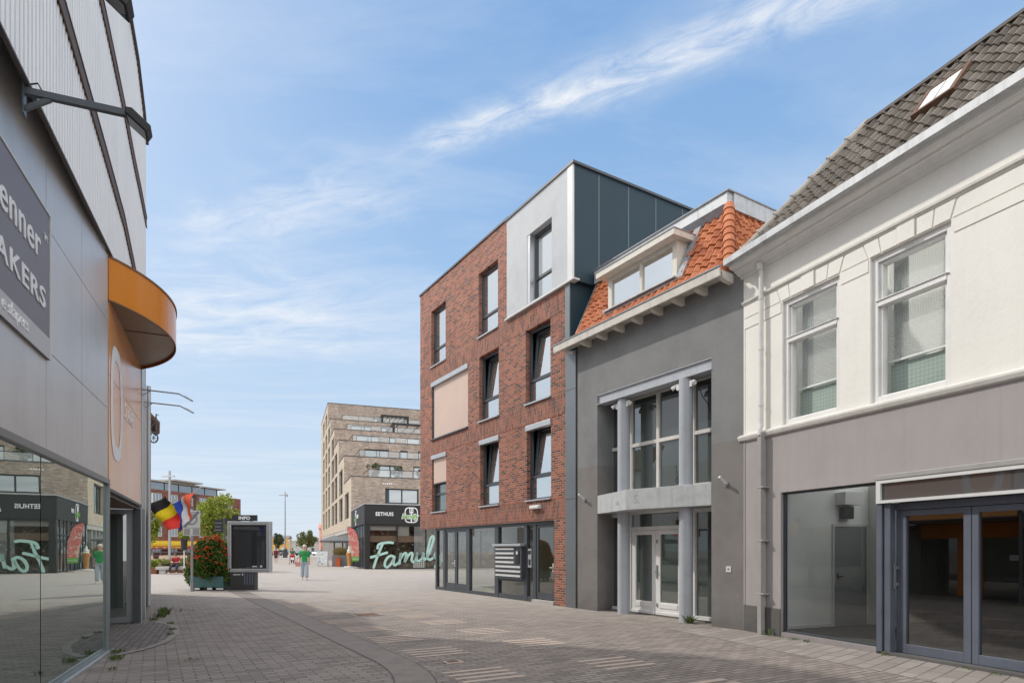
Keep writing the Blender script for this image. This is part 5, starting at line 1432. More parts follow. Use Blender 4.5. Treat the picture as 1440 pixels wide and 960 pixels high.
# end-of-zone sign
sg_ = thing('zone_sign', 'grey square traffic sign with a diagonal bar over a faded circle on a grey pole', 'traffic sign', (-12.15, 23.5, 0), R(4))
MB().tube([(0, 0, 0), (0, 0, 3.15)], .048, 14).tube([(0, 0, 0), (0, 0, .35)], .065, 14).build('pole', M['steel'], sg_)
MB().box(-.31, .32, -.075, -.05, 2.42, 3.07).build('sign_plate', M['alu_light'], sg_, bevel=.008)
cc = MB(); n_ = 36
for k in range(n_):
    a, b = 2 * math.pi * k / n_, 2 * math.pi * (k + 1) / n_
    cc.face([(.02 + math.cos(a) * .22, -.078, 2.73 + math.sin(a) * .22), (.02 + math.cos(b) * .22, -.078, 2.73 + math.sin(b) * .22), (.02 + math.cos(b) * .14, -.078, 2.73 + math.sin(b) * .14), (.02 + math.cos(a) * .14, -.078, 2.73 + math.sin(a) * .14)])
cc.box(-.18, .2, -.079, -.077, 2.98, 3.02)
cc.build('faded_circle', M['pipe_grey'], sg_)
MB().beam((-.26, -.085, 2.44), (.27, -.085, 3.03), .006, .09).build('diagonal_bar', M['sign_dark'], sg_)
b_ = MB().box(-.31, .32, -.06, -.045, 2.12, 2.405); b_.build('lower_plate', M['alu_light'], sg_)
MB().box(-.28, -.05, -.064, -.059, 2.15, 2.38).box(.05, .29, -.064, -.059, 2.15, 2.38).build('lower_panel', M['pipe_grey'], sg_)
MB().tube([(-.05, .0, 3.15), (-.05, 0, 3.62)], .02, 8).tube([(.1, .0, 3.05), (.1, 0, 3.62)], .03, 8).box(-.1, .15, -.04, .04, 3.55, 3.66).build('pole_bracket', M['slate'], sg_)
# flower planter
fpX = -11.88
fp = thing('flower_planter', 'teal planter overflowing with a dome of green leaves and orange red flowers', 'planter', (fpX, 24.5, 0), R(2))
MB().prism_x([(-.42, .12), (-.48, .55), (.48, .55), (.42, .12)], -.66, .62).build('box', M['teal'], fp, bevel=.02)
MB().box(-.6, -.35, -.4, .4, 0, .12).box(-.12, .12, -.4, .4, 0, .12).box(.33, .56, -.4, .4, 0, .12).build('foot', M['black'], fp)
MB().box(-.45, -.27, -.485, -.44, .035, .11).box(.03, .21, -.485, -.44, .035, .11).box(.36, .62, -.46, -.42, .035, .1).build('block', M['white_paint'], fp)
rg2 = random.Random(21)
mb = MB(); leaves(mb, (0, 0, 1.20), (.86, .76, .92), 6200, .055, rg2, shell=.22, taper=.24); leaves(mb, (0, 0, 1.17), (.80, .70, .86), 2000, .07, rg2, shell=.5, taper=.24)
leaves(mb, (-.68, -.1, .62), (.36, .38, .45), 900, .05, rg2, shell=.4, zmin=.15); leaves(mb, (.62, -.1, .6), (.36, .38, .45), 900, .05, rg2, shell=.4, zmin=.15)
mb.build('foliage', M['leaf_planter'], fp)
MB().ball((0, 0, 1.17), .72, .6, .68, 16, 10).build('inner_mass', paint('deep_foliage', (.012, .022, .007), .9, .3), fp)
mb = MB()
for k in range(210):
    d = Vector((rg2.gauss(0, 1), rg2.gauss(0, 1) - .2, rg2.gauss(.35, 1))).normalized()
    kk = .99 * (1 + .16 * noise.noise(d * 2.3 + Vector((0, 0, 1.20)) * .7)); p = Vector((d.x * .86 * kk * (1 - .24 * d.z), d.y * .76 * kk * (1 - .24 * d.z), 1.20 + d.z * .92 * kk))
    if p.z < .45 or (p.z < 1.0 and rg2.random() < .45): continue
    for q in range(7):
        a = Vector((rg2.gauss(0, 1), rg2.gauss(0, 1), rg2.gauss(0, 1))).normalized() * .028
        b2 = a.cross(Vector((rg2.gauss(0, 1), rg2.gauss(0, 1), rg2.gauss(0, 1)))).normalized() * .024
        c2 = p + d * .02 + Vector((rg2.uniform(-.028, .028), rg2.uniform(-.028, .028), rg2.uniform(-.028, .028)))
        mb.face([c2 - a, c2 + b2, c2 + a, c2 - b2])
mb.build('flowers', M['petal'], fp)
# direction sign
dsn = thing('direction_sign', 'black direction boards on a dark pole between the flower planter and the display', 'sign', (-13.95, 30.0, 0), R(3))
MB().tube([(0, 0, 0), (0, 0, 3.15)], .045, 10).build('pole', M['iron'], dsn)
MB().box(-.46, -.05, -.05, -.02, 2.42, 3.05).box(.05, .5, -.05, -.02, 2.86, 3.08).build('board', M['black'], dsn)
MB().box(-.43, -.1, -.056, -.049, 2.86, 2.89).box(-.43, -.15, -.056, -.049, 2.68, 2.71).box(-.43, -.12, -.056, -.049, 2.52, 2.55).build('board_line', M['sign_dark'], dsn)
# hanging planter on a post
hp = thing('tall_planter', 'tall black planter with a leafy plant on a thin post behind the sign', 'planter', (-21.2, 40, 0))
MB().tube([(0, 0, 0), (0, 0, 1.6)], .04, 8).build('post', M['alu_light'], hp)
MB().lathe([(0, 1.55), (.17, 1.55), (.21, 2.25), (0, 2.25)], n=14).build('pot', M['black'], hp)
leaves(MB(), (0, 0, 2.5), (.3, .3, .3), 350, .09, random.Random(77)).build('foliage', M['leaf_lime'], hp)
# bench, planters, flower bed
bn_ = thing('bench', 'long pale concrete bench under the seated man in the red shirt', 'bench', (-22.0, 40.4, 0), R(5))
MB().box(-1.1, 2.2, -.3, .35, .28, .48).build('seat', M['concrete'], bn_, bevel=.03)
MB().box(-.9, -.5, -.22, .25, 0, .28).box(1.4, 1.8, -.22, .25, 0, .28).build('leg', M['concrete'], bn_)
cb_ = thing('steel_planter', 'low rusted steel planter with yellow green shrubs beside the bench', 'planter', (-23.4, 40.6, 0), R(5))
MB().box(-.9, .2, -.3, .5, 0, .42).build('box', M['corten'], cb_, bevel=.01)
leaves(MB(), (-.3, .1, .6), (.75, .45, .38), 900, .09, random.Random(78), clump=14).build('foliage', M['leaf_lime'], cb_)
fbq = thing('flower_bed', 'raised bed of yellow green shrubs behind the bench', 'flower bed', (-22.0, 42.5, 0), R(5))
MB().box(-3, 3.5, -.4, .6, 0, .45).build('edging', M['corten'], fbq)
leaves(MB(), (0, 0, .65), (2.9, .5, .42), 2200, .1, random.Random(79), clump=30).build('foliage', M['leaf_olive'], fbq)
# terrace with wicker chairs beyond
def chair():
    t = thing('terrace_chair', 'pale wicker terrace chair with arms behind the flower bed', 'chair', (-37, 60, 0), 0, 'wicker chairs on the far terrace')
    MB().box(-.28, .28, -.27, .27, .38, .46).build('seat', M['wicker'], t, bevel=.02)
    MB().prism_x([(.22, .42), (.32, 1.0), (.38, 1.0), (.28, .42)], -.29, .29).build('backrest', M['wicker'], t)
    for sx in (-1, 1):
        MB().box(sx * .27 - .02, sx * .27 + .02, -.25, .28, .62, .66).build('armrest', M['wicker'], t)
        for sy in (-1, 1): MB().box(sx * .25 - .02, sx * .25 + .02, sy * .23 - .02, sy * .23 + .02, 0, .4 if sy > 0 else .64).build('leg', M['wicker'], t)
    return t
ch0 = chair(); ch0.rotation_euler = (0, 0, R(20)); ch0.location = (-36.0, 60, 0)
sp_ = [(-35.0, 60.3, 170), (-34.0, 60.0, 15), (-33.0, 60.4, 200), (-32.0, 60.2, 20), (-36.4, 62.4, 160), (-34.8, 62.5, 30), (-33.4, 62.3, 190), (-31.9, 62.6, 10)]
for x, y, a in sp_: dup(ch0, (x, y, 0), R(a))
def table(x, y, lab):
    t = thing('terrace_table', lab, 'table', (x, y, 0), 0, 'tables on the far terrace')
    MB().lathe([(0, .72), (.4, .72), (.4, .75), (0, .75)], n=16).build('table_top', M['bright_white'], t)
    MB().tube([(0, 0, 0), (0, 0, .72)], .04, 8).lathe([(0, 0), (.25, 0), (.25, .03), (0, .03)], n=12).build('stem', M['slate'], t)
table(-34.5, 61.2, 'round white terrace table behind the flower bed, left one'); table(-32.5, 61.3, 'round white terrace table behind the flower bed, right one')
rlg = thing('terrace_railing', 'dark railing with horizontal bars between the terrace and the far brick block', 'railing', (-44, 72, 0), R(4))
r_ = MB()
for k in range(5): r_.box(k * 1.5 - .04, k * 1.5 + .04, -.04, .04, 0, 1.75)
r_.build('post', M['slate'], rlg)
r_ = MB()
for k in range(4): r_.box(0, 6.0, -.02, .02, .4 + k * .42, .5 + k * .42)
r_.build('rail', M['slate'], rlg)
# restaurant forecourt: A-board, stone planter, bin, parasol, cone, beach flag
ab = thing('pavement_board', 'white framed folding pavement board with a poster between the woman and the stone planter', 'sign board', (-17.75, 58, 0), R(6))
for sg2 in (-1, 1):
    p = MB(); px_frame(p, .48, .1, 1.45, .07, -.02, .02); m4 = Matrix.Translation((0, .28 * sg2, 0)) @ Matrix.Rotation(R(10 * sg2), 4, 'X'); p.xf(m4); p.build('frame', M['alu_light'], ab)
    p = MB().box(-.41, .41, -.012, .012, .17, 1.38); p.xf(m4); p.build('poster', M['board_print'], ab)
    MB().box(-.48, -.4, .28 * sg2 - .08, .28 * sg2 + .08, 0, .12).box(.4, .48, .28 * sg2 - .08, .28 * sg2 + .08, 0, .12).build('foot', M['alu_light'], ab)
pb = thing('stone_planter', 'large grey square planter with dry grasses in front of the restaurant terrace', 'planter', (-16.2, 58.5, 0), R(10))
MB().box(-.72, .72, -.72, .72, 0, 1.05).build('box', M['roof_grey'], pb, bevel=.02)
gm = MB(); rg3 = random.Random(31)
for k in range(700):
    a = rg3.random() * 6.28; r0 = rg3.random() * .6; b0 = Vector((math.cos(a) * r0, math.sin(a) * r0, 1.03)); tip = b0 + Vector((rg3.gauss(0, .22), rg3.gauss(0, .22), rg3.uniform(.35, .8)))
    s_ = Vector((.02, .01, 0)); gm.face([b0 - s_, b0 + s_, tip + s_ * .3, tip - s_ * .3])
gm.build('grasses', M['grass_dry'], pb)
ob = thing('litter_bin', 'small orange red bin standing against the large grey planter', 'bin', (-16.12, 57.35, 0), R(10))
MB().box(-.2, .2, -.18, .18, .02, .82).build('body', M['orange_bin'], ob, bevel=.02)
MB().box(-.22, .22, -.2, .2, .82, .88).build('lid', M['wood'], ob)
for i, (x, y, lab) in enumerate(((-17.9, 60.2, 'grey square parasol over the restaurant terrace, front one'), (-18.4, 65.0, 'grey square parasol over the restaurant terrace, rear one'))):
    pr = thing('parasol', lab, 'parasol', (x + .6, y, 0), R(18), 'parasols on the restaurant terrace')
    MB().tube([(0, 0, 0), (0, 0, 2.95)], .06, 10).build('pole', M['charcoal'], pr)
    a_ = 1.35; q = [(-a_, -a_), (a_, -a_), (a_, a_), (-a_, a_)]; cnp = MB()
    for k in range(4):
        (x0, y0), (x1, y1) = q[k], q[(k + 1) % 4]
        cnp.face([(x0, y0, 2.45), (x1, y1, 2.45), (0, 0, 3.0)]); cnp.face([(x0, y0, 2.45), (x1, y1, 2.45), (x1, y1, 2.3), (x0, y0, 2.3)])
    cnp.build('canopy', M['parasol'], pr)
    rb_ = MB()
    for x0, y0 in q: rb_.tube([(0, 0, 2.5), (x0 * .95, y0 * .95, 2.44)], .02, 6)
    rb_.build('rib', M['alu'], pr)
ic = thing('cone_display', 'giant ice cream cone display standing on a white base by the beach flag', 'advertising figure', (-14.62, 55.6, 0))
MB().lathe([(0, 0), (.45, 0), (.45, .07), (0, .09)], n=18).build('base', M['bright_white'], ic)
MB().lathe([(0, .06), (.14, .06), (.24, 1.1), (.27, 1.14), (.27, 1.28), (.22, 1.3), (0, 1.3)], n=18).build('cone', M['cone'], ic)
swirl = MB()
for k, (r_0, z_0) in enumerate(((.22, 1.34), (.19, 1.48), (.14, 1.61), (.09, 1.73))): swirl.ball((.02 * (-1) ** k, 0, z_0), r_0, r_0, .11, 14, 8)
swirl.ball((0, 0, 1.84), .04, .04, .09, 10, 6); swirl.build('ice_cream', M['cream_ice'], ic, smooth=True)
bf = thing('beach_flag', 'tall curved advertising flag with a red fruit print and green foot beside the restaurant corner', 'flag', (-12.75, 51.6, 0), R(8))
spine = [(0, 0), (.02, .6), (.03, 1.4), (.0, 2.2), (-.15, 2.9), (-.45, 3.35), (-.85, 3.5), (-1.0, 3.46)]
MB().tube([(x, 0, z) for x, z in spine], .022, 8).build('pole', M['black'], bf)
MB().box(-.35, .35, -.05, .05, 0, .03).box(-.05, .05, -.35, .35, 0, .03).build('base', M['black'], bf)
left_ = [(-.62, 1.02), (-.66, 1.4), (-.78, 2.2), (-.92, 2.9), (-.98, 3.3)]
pts_l = [(-.58, .62), (-.62, 1.0), (-.68, 1.5), (-.80, 2.2), (-.92, 2.9), (-1.0, 3.4)]
pts_r = [(-.02, .62), (.0, 1.0), (.0, 1.5), (-.02, 2.2), (-.17, 2.9), (-.46, 3.3)]
mb = MB()
for i in range(1, 5): mb.face([(*[pts_l[i][0], .03 * math.sin(i), pts_l[i][1]],), (pts_r[i][0], 0, pts_r[i][1]), (pts_r[i + 1][0], 0, pts_r[i + 1][1]), (pts_l[i + 1][0], .03 * math.sin(i + 1), pts_l[i + 1][1])])
mb.face([(-1.0, .03 * math.sin(5), 3.4), (-.46, 0, 3.3), (-.85, 0, 3.48)])
mb.build('printed_cloth', M['flag_print'], bf)
MB().face([(-.58, 0, .62), (-.02, 0, .62), (0, 0, 1.0), (-.62, .03, 1.0)]).build('green_foot', M['green_logo'], bf)
text('Family', .2, -.52, -.03, .75, M['bright_white'], 'lettering', bf, shear=.25)
gd = thing('round_sign', 'small round dark green sign beside the large grey planter', 'sign', (-15.1, 58.2, 0), R(10))
MB().tube([(0, 0, 0), (0, 0, .7)], .03, 8).build('pole', M['slate'], gd)
MB().tube([(0, -.03, .85), (0, .03, .85)], .36, 24).build('disc', M['teal'], gd)

# weeds along the walls
wd = MB(); rg4 = random.Random(9)
def tuft(p, r, n, h):
    for k in range(n):
        a = rg4.random() * 6.28; rr_ = r * rg4.random() ** .5; b0 = Vector((p[0] + math.cos(a) * rr_, p[1] + math.sin(a) * rr_, .006))
        tip = b0 + Vector((rg4.gauss(0, .5) * h, rg4.gauss(0, .5) * h, h * rg4.uniform(.3, 1))); s_ = Vector((math.cos(a + 1.5), math.sin(a + 1.5), 0)) * h * .09
        mid = b0.lerp(tip, .5) + Vector((0, 0, h * .15))
        wd.face([b0 - s_ * .5, b0 + s_ * .5, mid + s_, mid - s_]); wd.face([mid - s_, mid + s_, tip])
for (x, y, r, n, h) in [(-8.05, 13.9, .12, 40, .10), (-8.3, 14.6, .14, 50, .16), (-8.6, 15.3, .16, 50, .20), (-8.45, 15.9, .3, 25, .08), (-7.3, 13.25, .12, 40, .07), (-6.75, 12.3, .1, 40, .06), (-6.4, 11.6, .08, 30, .06), (-6.1, 9.6, .12, 60, .07), (-5.75, 9.0, .1, 60, .08), (-5.3, 8.2, .07, 30, .05), (-4.6, 8.9, .12, 30, .05)]: tuft((x, y), r, n, h)
for t, n, h in ((1.0, 16, .05), (1.3, 40, .05), (1.6, 40, .05), (3.05, 18, .07), (4.25, 30, .04), (4.6, 40, .035), (4.95, 30, .04), (.8, 8, .16)):
    p = at(OW, AW, t, -.05 - rg4.random() * .05); tuft((p.x, p.y), .1, n, h)
p = at(OG, AB, 3.98, -.02); tuft((p.x, p.y), .08, 30, .2)
o = wd.build('weeds', M['weed']); o['kind'] = 'stuff'; tag(o, 'small green weeds growing in the joints along the walls', 'weeds')

# ================================================================== people
def skin(name, pts, edges, mat, parent, root=0, sub=2):
    me = bpy.data.meshes.new(name); me.from_pydata([p[0] for p in pts], edges, []); me.materials.append(mat)
    o = bpy.data.objects.new(name, me); C.objects.link(o); o.parent = parent
    md = o.modifiers.new('skin', 'SKIN'); md.use_smooth_shade = True
    if not me.skin_vertices: me.skin_vertices.new()
    for i, p in enumerate(pts):
        r = p[1]; me.skin_vertices[0].data[i].radius = (r, r) if not isinstance(r, tuple) else r
        me.skin_vertices[0].data[i].use_root = (i == root)
    s_ = o.modifiers.new('subsurf', 'SUBSURF'); s_.levels = sub; s_.render_levels = sub
    return o


def person(label, loc, rz, J, top, legs, hair, shoes='shoe_white', sleeve=.6, top_len=.0, leg_r=(.095, .075, .06), scale=1, loose=1.25, shorts=False, hat=None):
    """J: joints of the body; the figure faces -y"""
    t = thing('person', label, 'person', loc, rz); t.scale = (scale,) * 3
    names = list(J); ix = {n: i for i, n in enumerate(names)}
    rad = dict(pelvis=.125, waist=.11, chest=.13, neck=.05, chin=.062, head=.088, crown=.06, lsh=.06, rsh=.06, lel=.042, rel=.042, lwr=.03, rwr=.03, lha=.036, rha=.036, lfi=.018, rfi=.018, lth=.028, rth=.028,
               lhip=.09, rhip=.09, lkn=.06, rkn=.06, lan=.04, ran=.04, lto=.035, rto=.035)
    E_ = [('pelvis', 'waist'), ('waist', 'chest'), ('chest', 'neck'), ('neck', 'chin'), ('chin', 'head'), ('head', 'crown'), ('pelvis', 'lhip'), ('pelvis', 'rhip')]
    for s in 'lr': E_ += [('chest', s + 'sh'), (s + 'sh', s + 'el'), (s + 'el', s + 'wr'), (s + 'wr', s + 'ha'), (s + 'ha', s + 'fi'), (s + 'hip', s + 'kn'), (s + 'kn', s + 'an'), (s + 'an', s + 'to')]
    full = {k: v for k, v in J.items() if k != 'look'}
    for s in 'lr':
        h = Vector(J[s + 'ha']); w_ = Vector(J[s + 'wr']); full[s + 'fi'] = tuple(h + (h - w_) * .9)
        full[s + 'th'] = tuple(h + (h - w_) * .35 + Vector((.03 * (1 if s == 'l' else -1), -.04, 0)))
        E_.append((s + 'ha', s + 'th'))
    nm = list(full); ix = {n: i for i, n in enumerate(nm)}
    skin('body', [(full[n], rad[n]) for n in nm], [(ix[a], ix[b]) for a, b in E_], M['skin'], t, ix['pelvis'])
    hd = Vector(J['head']); fwd = Vector((0, -1, 0)) if 'look' not in J else Vector(J['look'])
    ch = Vector(J['chin'])
    ey = MB()
    side = fwd.cross(Vector((0, 0, 1))).normalized()
    for s in (-1, 1): ey.ball(hd + fwd * .088 + side * .034 * s, .012, .012, .009, 6, 4)
    ey.build('eyes', M['hair_dark'], t)
    MB().ball(hd + fwd * .098 - Vector((0, 0, .028)), .013, .018, .022, 6, 5).build('nose', M['skin'], t, smooth=True)
    hm = MB(); hm.ball(hd - fwd * .022 + Vector((0, 0, .045)), .098, .105, .085, 14, 9); hm.ball(hd - fwd * .05 - Vector((0, 0, .02)), .09, .075, .1, 12, 8)
    hm.build('hair', M[hair], t, smooth=True)
    # clothes
    g = lambda n: Vector(full[n])
    tp = [(g('pelvis') + Vector((0, 0, -.02 - top_len)), .135 * loose), (g('waist'), .125 * loose), (g('chest'), .145 * loose), (g('neck') - Vector((0, 0, .05)), .07)]; te = [(0, 1), (1, 2), (2, 3)]
    for s in 'lr':
        n0 = len(tp); tp += [(g(s + 'sh'), .075 * loose), (g(s + 'sh').lerp(g(s + 'el'), min(1, sleeve * 1.4)), .062 * loose)]; te += [(2, n0), (n0, n0 + 1)]
        if sleeve > .75: tp.append((g(s + 'el').lerp(g(s + 'wr'), .8), .05 * loose)); te.append((n0 + 1, n0 + 2))
    skin('top', [(tuple(p), r) for p, r in tp], te, M[top], t, 1)
    lp_ = [(g('pelvis') + Vector((0, 0, .04)), .135)]; le = []
    for s in 'lr':
        n0 = len(lp_); lp_.append((g(s + 'hip'), .105)); le.append((0, n0))
        if shorts: lp_.append((g(s + 'hip').lerp(g(s + 'kn'), .75), .10)); le.append((n0, n0 + 1))
        else:
            lp_ += [(g(s + 'kn'), leg_r[1]), (g(s + 'an') + Vector((0, 0, .02)), leg_r[2])]; le += [(n0, n0 + 1), (n0 + 1, n0 + 2)]
    skin('shorts' if shorts else 'trousers', [(tuple(p), r) for p, r in lp_], le, M[legs], t, 0)
    for s in 'lr':
        a, b = g(s + 'an'), g(s + 'to')
        skin('shoe', [(tuple(a + Vector((0, .02, -.03))), .052), (tuple(b + Vector((0, 0, .005))), .045)], [(0, 1)], M[shoes], t, 0)
    return t


def walk(stride=.18, sw=.12):
    return dict(pelvis=(0, 0, .95), waist=(0, 0, 1.12), chest=(0, 0, 1.33), neck=(0, -.01, 1.48), chin=(0, -.03, 1.55), head=(0, -.03, 1.62), crown=(0, -.02, 1.69),
                lsh=(.19, 0, 1.40), rsh=(-.19, 0, 1.40), lel=(.25, .05 + sw * .3, 1.13), rel=(-.25, .05 - sw * .3, 1.13), lwr=(.27, -.05 + sw, .90), rwr=(-.26, -.08 - sw, .92), lha=(.27, -.07 + sw, .84), rha=(-.26, -.12 - sw, .87),
                lhip=(.09, 0, .88), rhip=(-.09, 0, .88), lkn=(.10, -stride * .7, .50), rkn=(-.10, stride * .15, .49), lan=(.10, -stride, .09), ran=(-.10, stride * 1.1, .11), lto=(.11, -stride - .15, .04), rto=(-.11, stride * .95 - .13, .04))


wj = walk(.13, .02)
for s_, q_ in (('l', 1), ('r', -1)): wj[s_ + 'sh'] = (.165 * q_, 0, 1.385); wj[s_ + 'el'] = (.215 * q_, .04, 1.11); wj[s_ + 'wr'] = (.225 * q_, -.03, .87); wj[s_ + 'ha'] = (.225 * q_, -.06, .80)
wm = person('woman in a loose green top and wide pale jeans walking towards the camera', (-10.83, 32.3, 0), .32, wj, 'green_cloth', 'denim', 'hair_pale', sleeve=.66, top_len=.08, leg_r=(.11, .095, .10), scale=1.06, loose=1.22)
bg = thing('handbag', 'small pink handbag hanging at the side of the woman in green', 'bag', (-11.12, 32.12, 0), .32)
MB().prism_y([(-.12, .72), (.12, .72), (.11, .94), (-.11, .94)], -.05, .05).build('body', M['pink'], bg, bevel=.03)
MB().prism_y([(-.122, .84), (.122, .84), (.112, .95), (-.112, .95)], -.062, -.049).build('flap', M['pink'], bg)
MB().tube([(-.12, 0, .91), (.0, -.02, 1.15), (.30, -.16, 1.40), (.42, -.05, 1.50)], .012, 6).build('strap', M['wood'], bg)
sit = dict(pelvis=(0, .05, .56), waist=(0, .04, .72), chest=(0, -.04, .96), neck=(0, -.12, 1.10), chin=(0, -.18, 1.14), head=(0, -.2, 1.21), crown=(0, -.18, 1.29), look=(0, -.82, -.57),
           lsh=(.19, -.05, 1.02), rsh=(-.19, -.05, 1.02), lel=(.25, -.18, .78), rel=(-.25, -.18, .78), lwr=(.08, -.38, .75), rwr=(-.08, -.38, .75), lha=(.05, -.42, .76), rha=(-.05, -.42, .76),
           lhip=(.10, .0, .55), rhip=(-.10, .0, .55), lkn=(.16, -.44, .55), rkn=(-.18, -.44, .55), lan=(.15, -.50, .10), ran=(-.28, -.56, .10), lto=(.16, -.66, .045), rto=(-.32, -.72, .045))
person('man in a red shirt and navy trousers sitting bent over on the concrete bench', (-21.9, 40.35, 0), .22, sit, 'red_cloth', 'navy', 'hair_dark', sleeve=.6, leg_r=(.1, .085, .075), loose=1.1)
ph = thing('phone', 'small dark phone in the hands of the seated man', 'phone', at((-21.9, 40.35, 0), .22, 0, -.47, .78), .22)
MB().box(-.035, .035, -.01, .0, -.06, .06).build('body', M['black'], ph)
MB().box(-.03, .03, .0, .003, -.055, .055).build('screen', M['screen'], ph)
person('walker in a wine red top and black shorts far down the street', (-26.55, 69.6, 0), .35, walk(.2, .1), 'wine_cloth', 'black_cloth', 'hair_dark', sleeve=.3, shorts=True)
pj = walk(.12, 0.0)
for s, q in (('l', 1), ('r', -1)): pj[s + 'el'] = (.24 * q, -.12, 1.15); pj[s + 'wr'] = (.2 * q, -.38, 1.05); pj[s + 'ha'] = (.2 * q, -.44, 1.04)
person('walker in a dull green top pushing a red stroller', (-23.6, 66.5, 0), .33, pj, 'dark_green_cloth', 'black_cloth', 'hair_dark', sleeve=.5)
sl_ = thing('stroller', 'red and white stroller pushed by the walker in the dull green top', 'stroller', at((-23.6, 66.5, 0), .33, 0, -.72), .33)
MB().tube([(-.22, .3, 1.04), (.22, .3, 1.04)], .02, 8).tube([(-.22, .3, 1.04), (-.24, -.1, .6), (-.26, -.3, .1)], .018, 6).tube([(.22, .3, 1.04), (.24, -.1, .6), (.26, -.3, .1)], .018, 6).tube([(-.24, -.1, .6), (-.28, .25, .1)], .018, 6).tube([(.24, -.1, .6), (.28, .25, .1)], .018, 6).build('frame', M['black'], sl_)
MB().prism_x([(-.32, .42), (-.30, .55), (-.08, .58), (.08, .98), (.14, .95), (.02, .45)], -.21, .21).build('seat', M['red_paint'], sl_, bevel=.03)
MB().prism_x([(.08, .98), (-.1, 1.06), (-.25, .98), (-.27, .9), (.1, .85)], -.22, .22).build('hood', M['red_paint'], sl_, bevel=.03)
MB().box(-.17, .17, -.34, -.3, .5, .75).build('blanket', M['bright_white'], sl_)
for x, y in ((-.27, -.32), (.27, -.32), (-.29, .27), (.29, .27)): MB().tube([(x - .025, y, .1), (x + .025, y, .1)], .1, 14).build('wheel', M['tyre'], sl_)
person('small dark dressed figure far away beside the parked cars, the left one', (-39.2, 128, 0), .3, walk(.18, .1), 'black_cloth', 'black_cloth', 'hair_dark', sleeve=1)
person('small dark dressed figure far away in a red lower garment, the right one', (-37.0, 130, 0), .3, walk(.15, .1), 'black_cloth', 'red_cloth', 'hair_dark', sleeve=1)

# ================================================================== sky, sun, camera
EL = R(42); AZ = math.atan2(-.92, .39)              # compass angle of the sun measured from +Y towards +X
S = Vector((math.sin(AZ) * math.cos(EL), math.cos(AZ) * math.cos(EL), math.sin(EL)))
sun = bpy.data.lights.new('sun', 'SUN'); sun.energy = 2.7; sun.angle = R(1.3); sun.color = (1, .955, .88)
so_ = bpy.data.objects.new('sun', sun); C.objects.link(so_); so_.rotation_euler = S.to_track_quat('Z', 'Y').to_euler()
wld = bpy.data.worlds.new('World'); scene.world = wld; wld.use_nodes = True
t = NT.__new__(NT); t.t = wld.node_tree; t.t.nodes.clear()
skyt = t.n('ShaderNodeTexSky'); skyt.sky_type = 'NISHITA'; skyt.sun_disc = False
skyt.sun_elevation = EL; skyt.sun_rotation = AZ; skyt.air_density = 1.0; skyt.dust_density = .6; skyt.ozone_density = 1.6
tc = t.n('ShaderNodeTexCoord'); sp = t.n('ShaderNodeSeparateXYZ', {0: tc.outputs['Generated']})
zc = t.math('MAXIMUM', sp.outputs[2], .02)
qx = t.math('DIVIDE', sp.outputs[0], zc); qy = t.math('DIVIDE', sp.outputs[1], zc)
q = t.n('ShaderNodeCombineXYZ', {0: qx, 1: qy}).outputs[0]
def band(a, b, wid, sc_n, amp, seed, fade0, fade1, wf):
    """a cirrus streak between two points of the cloud layer"""
    a = Vector(a); b = Vector(b); d = (b - a); L_ = d.length; d /= L_
    wx = t.math('MULTIPLY', t.math('SUBTRACT', t.noise(q, 2.6 + seed, 5, .6), .5), wf)
    px = t.math('SUBTRACT', qx, a.x); py = t.math('SUBTRACT', qy, a.y)
    al = t.math('ADD', t.math('MULTIPLY', px, d.x), t.math('MULTIPLY', py, d.y))
    ac = t.math('ADD', t.math('ADD', t.math('MULTIPLY', px, -d.y), t.math('MULTIPLY', py, d.x)), wx)
    alw = t.math('DIVIDE', al, L_)
    wdt = t.math('MULTIPLY', t.math('ADD', .55, t.math('MULTIPLY', alw, .6), clamp=True), wid)
    g_ = t.math('DIVIDE', ac, wdt); g_ = t.math('EXPONENT', t.math('MULTIPLY', t.math('MULTIPLY', g_, g_), -1.0))
    mp = t.n('ShaderNodeMapping', {'Vector': q, 'Rotation': (0, 0, -math.atan2(d.y, d.x)), 'Location': (seed, seed * 2, 0), 'Scale': (1, 1, 1)}).outputs[0]
    mp = t.n('ShaderNodeMapping', {'Vector': mp, 'Scale': (1.0, 2.4, 1)}).outputs[0]
    n_ = t.noise(mp, sc_n, 7, .68, .7)
    n_ = t.ramp(n_, [(.28, 0), (.74, 1)])
    e0 = t.ramp(t.math('ADD', alw, 0), [(max(0, fade0 - .12) + .0, 0), (fade0 + .12, 1)])
    e1 = t.ramp(t.math('MULTIPLY', alw, .5), [(fade1 * .5 - .1, 1), (fade1 * .5 + .1, 0)])
    return t.math('MULTIPLY', t.math('MULTIPLY', g_, n_), t.math('MULTIPLY', t.math('MULTIPLY', e0, e1), amp))
c1 = band((-.34, 1.61), (.62, 1.10),   .072, 5.5, 1.05, 0.0, .06, 1.15, .12)
c2 = band((-1.15, 2.05), (-.28, 1.66), .17, 4.5, .62, 3.1, .1, .95, .3)
c3 = band((-2.6, 3.1), (-.6, 2.5), .45, 2.6, .85, 5.3, .05, 1.0, .6)
wm_ = t.n('ShaderNodeMapping', {'Vector': q, 'Scale': (.5, 1.3, 1), 'Rotation': (0, 0, R(25))}).outputs[0]
veil = t.math('MULTIPLY', t.ramp(t.noise(wm_, .9, 7, .62, .5), [(.45, 0), (.78, 1)]), .42)
cl = t.math('ADD', t.math('ADD', c1, c2), t.math('ADD', c3, veil), clamp=True)
low = t.ramp(sp.outputs[2], [(.0, .75), (.10, .55), (.32, .22), (.62, .0)])
lowc = t.math('MULTIPLY', low, t.math('ADD', .55, t.math('MULTIPLY', t.noise(q, .35, 5, .6), .8)), clamp=True)
STR = .13
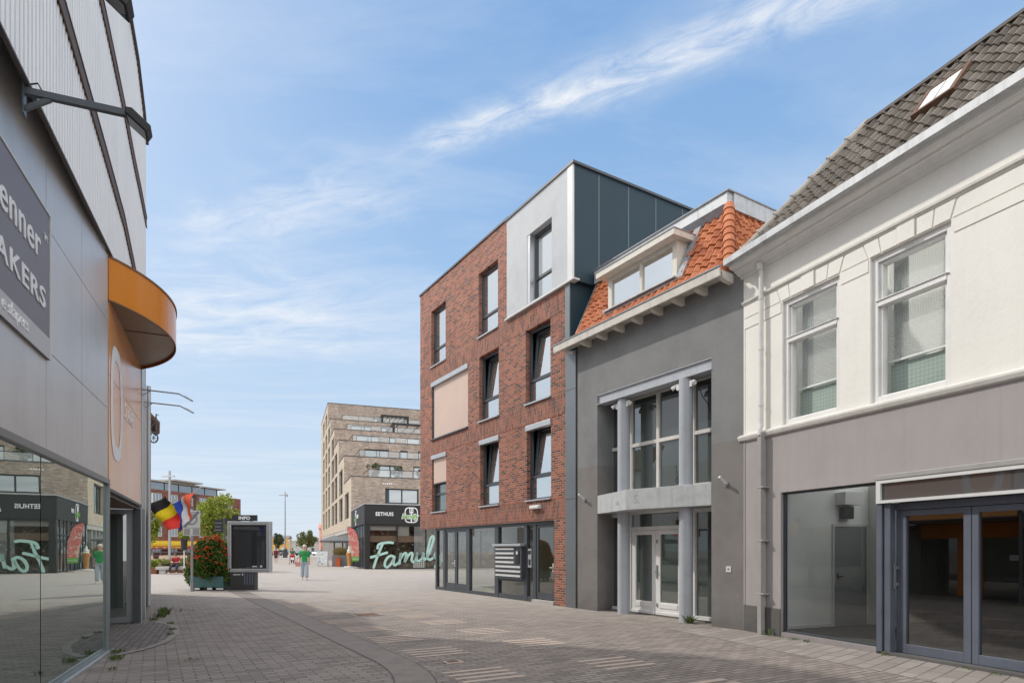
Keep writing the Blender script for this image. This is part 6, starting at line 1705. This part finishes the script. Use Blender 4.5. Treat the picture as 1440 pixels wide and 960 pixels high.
skc = t.mix(1.0, skyt.outputs[0], (STR, STR, STR), 'MULTIPLY')
grad = t.ramp(sp.outputs[2], [(0, (.64, .75, .87)), (.12, (.53, .71, .92)), (.38, (.33, .565, .90)), (.68, (.215, .435, .80)), (1, (.2, .4, .72))])
skc = t.mix(.82, skc, grad)
skc = t.mix(lowc, skc, (.68, .78, .89))
skc = t.mix(cl, skc, (.93, .95, .98))
# added out of view: glow by the sun for window reflections, fill behind camera
sd3 = t.n('ShaderNodeVectorMath', {0: tc.outputs['Generated'], 1: tuple(S)}, operation='DOT_PRODUCT').outputs['Value']
glare = t.math('POWER', t.math('MAXIMUM', sd3, 0), 10.0)
skc = t.mix(t.math('MULTIPLY', glare, .95), skc, (1.25, 1.22, 1.18))
back = t.ramp(t.math('ADD', t.math('MULTIPLY', sp.outputs[1], -1.0), .35), [(.12, 0), (.62, 1)])
back = t.math('MULTIPLY', back, t.ramp(t.noise(q, .8, 6, .6), [(.28, .45), (.62, 1)]))
skc = t.mix(back, skc, (1.95, 1.95, 1.95))
skc = t.mix(t.ramp(sp.outputs[2], [(.70, 0), (.86, .8)]), skc, (1.5, 1.5, 1.52))  # added white zenith above the frame, fill for ground and facades
bgn = t.n('ShaderNodeBackground', {'Color': skc, 'Strength': 1.0})
wo_ = t.n('ShaderNodeOutputWorld'); t.t.links.new(bgn.outputs[0], wo_.inputs[0])

cam = bpy.data.cameras.new('camera'); co = bpy.data.objects.new('camera', cam); C.objects.link(co)
co.location = (0, 0, 1.6); co.rotation_euler = (R(90), 0, 0)
cam.sensor_width = 36; cam.lens = 870 / 1440 * 36; cam.shift_y = (772 - 480) / 1440; cam.clip_end = 3000; cam.clip_start = .05
scene.camera = co
scene.render.engine = 'CYCLES'
scene.cycles.use_denoising = True
scene.cycles.max_bounces = 8; scene.cycles.transparent_max_bounces = 12
scene.view_settings.view_transform = 'Standard'; scene.view_settings.look = 'None'; scene.view_settings.exposure = 0
scene.render.resolution_x = 1024; scene.render.resolution_y = 682
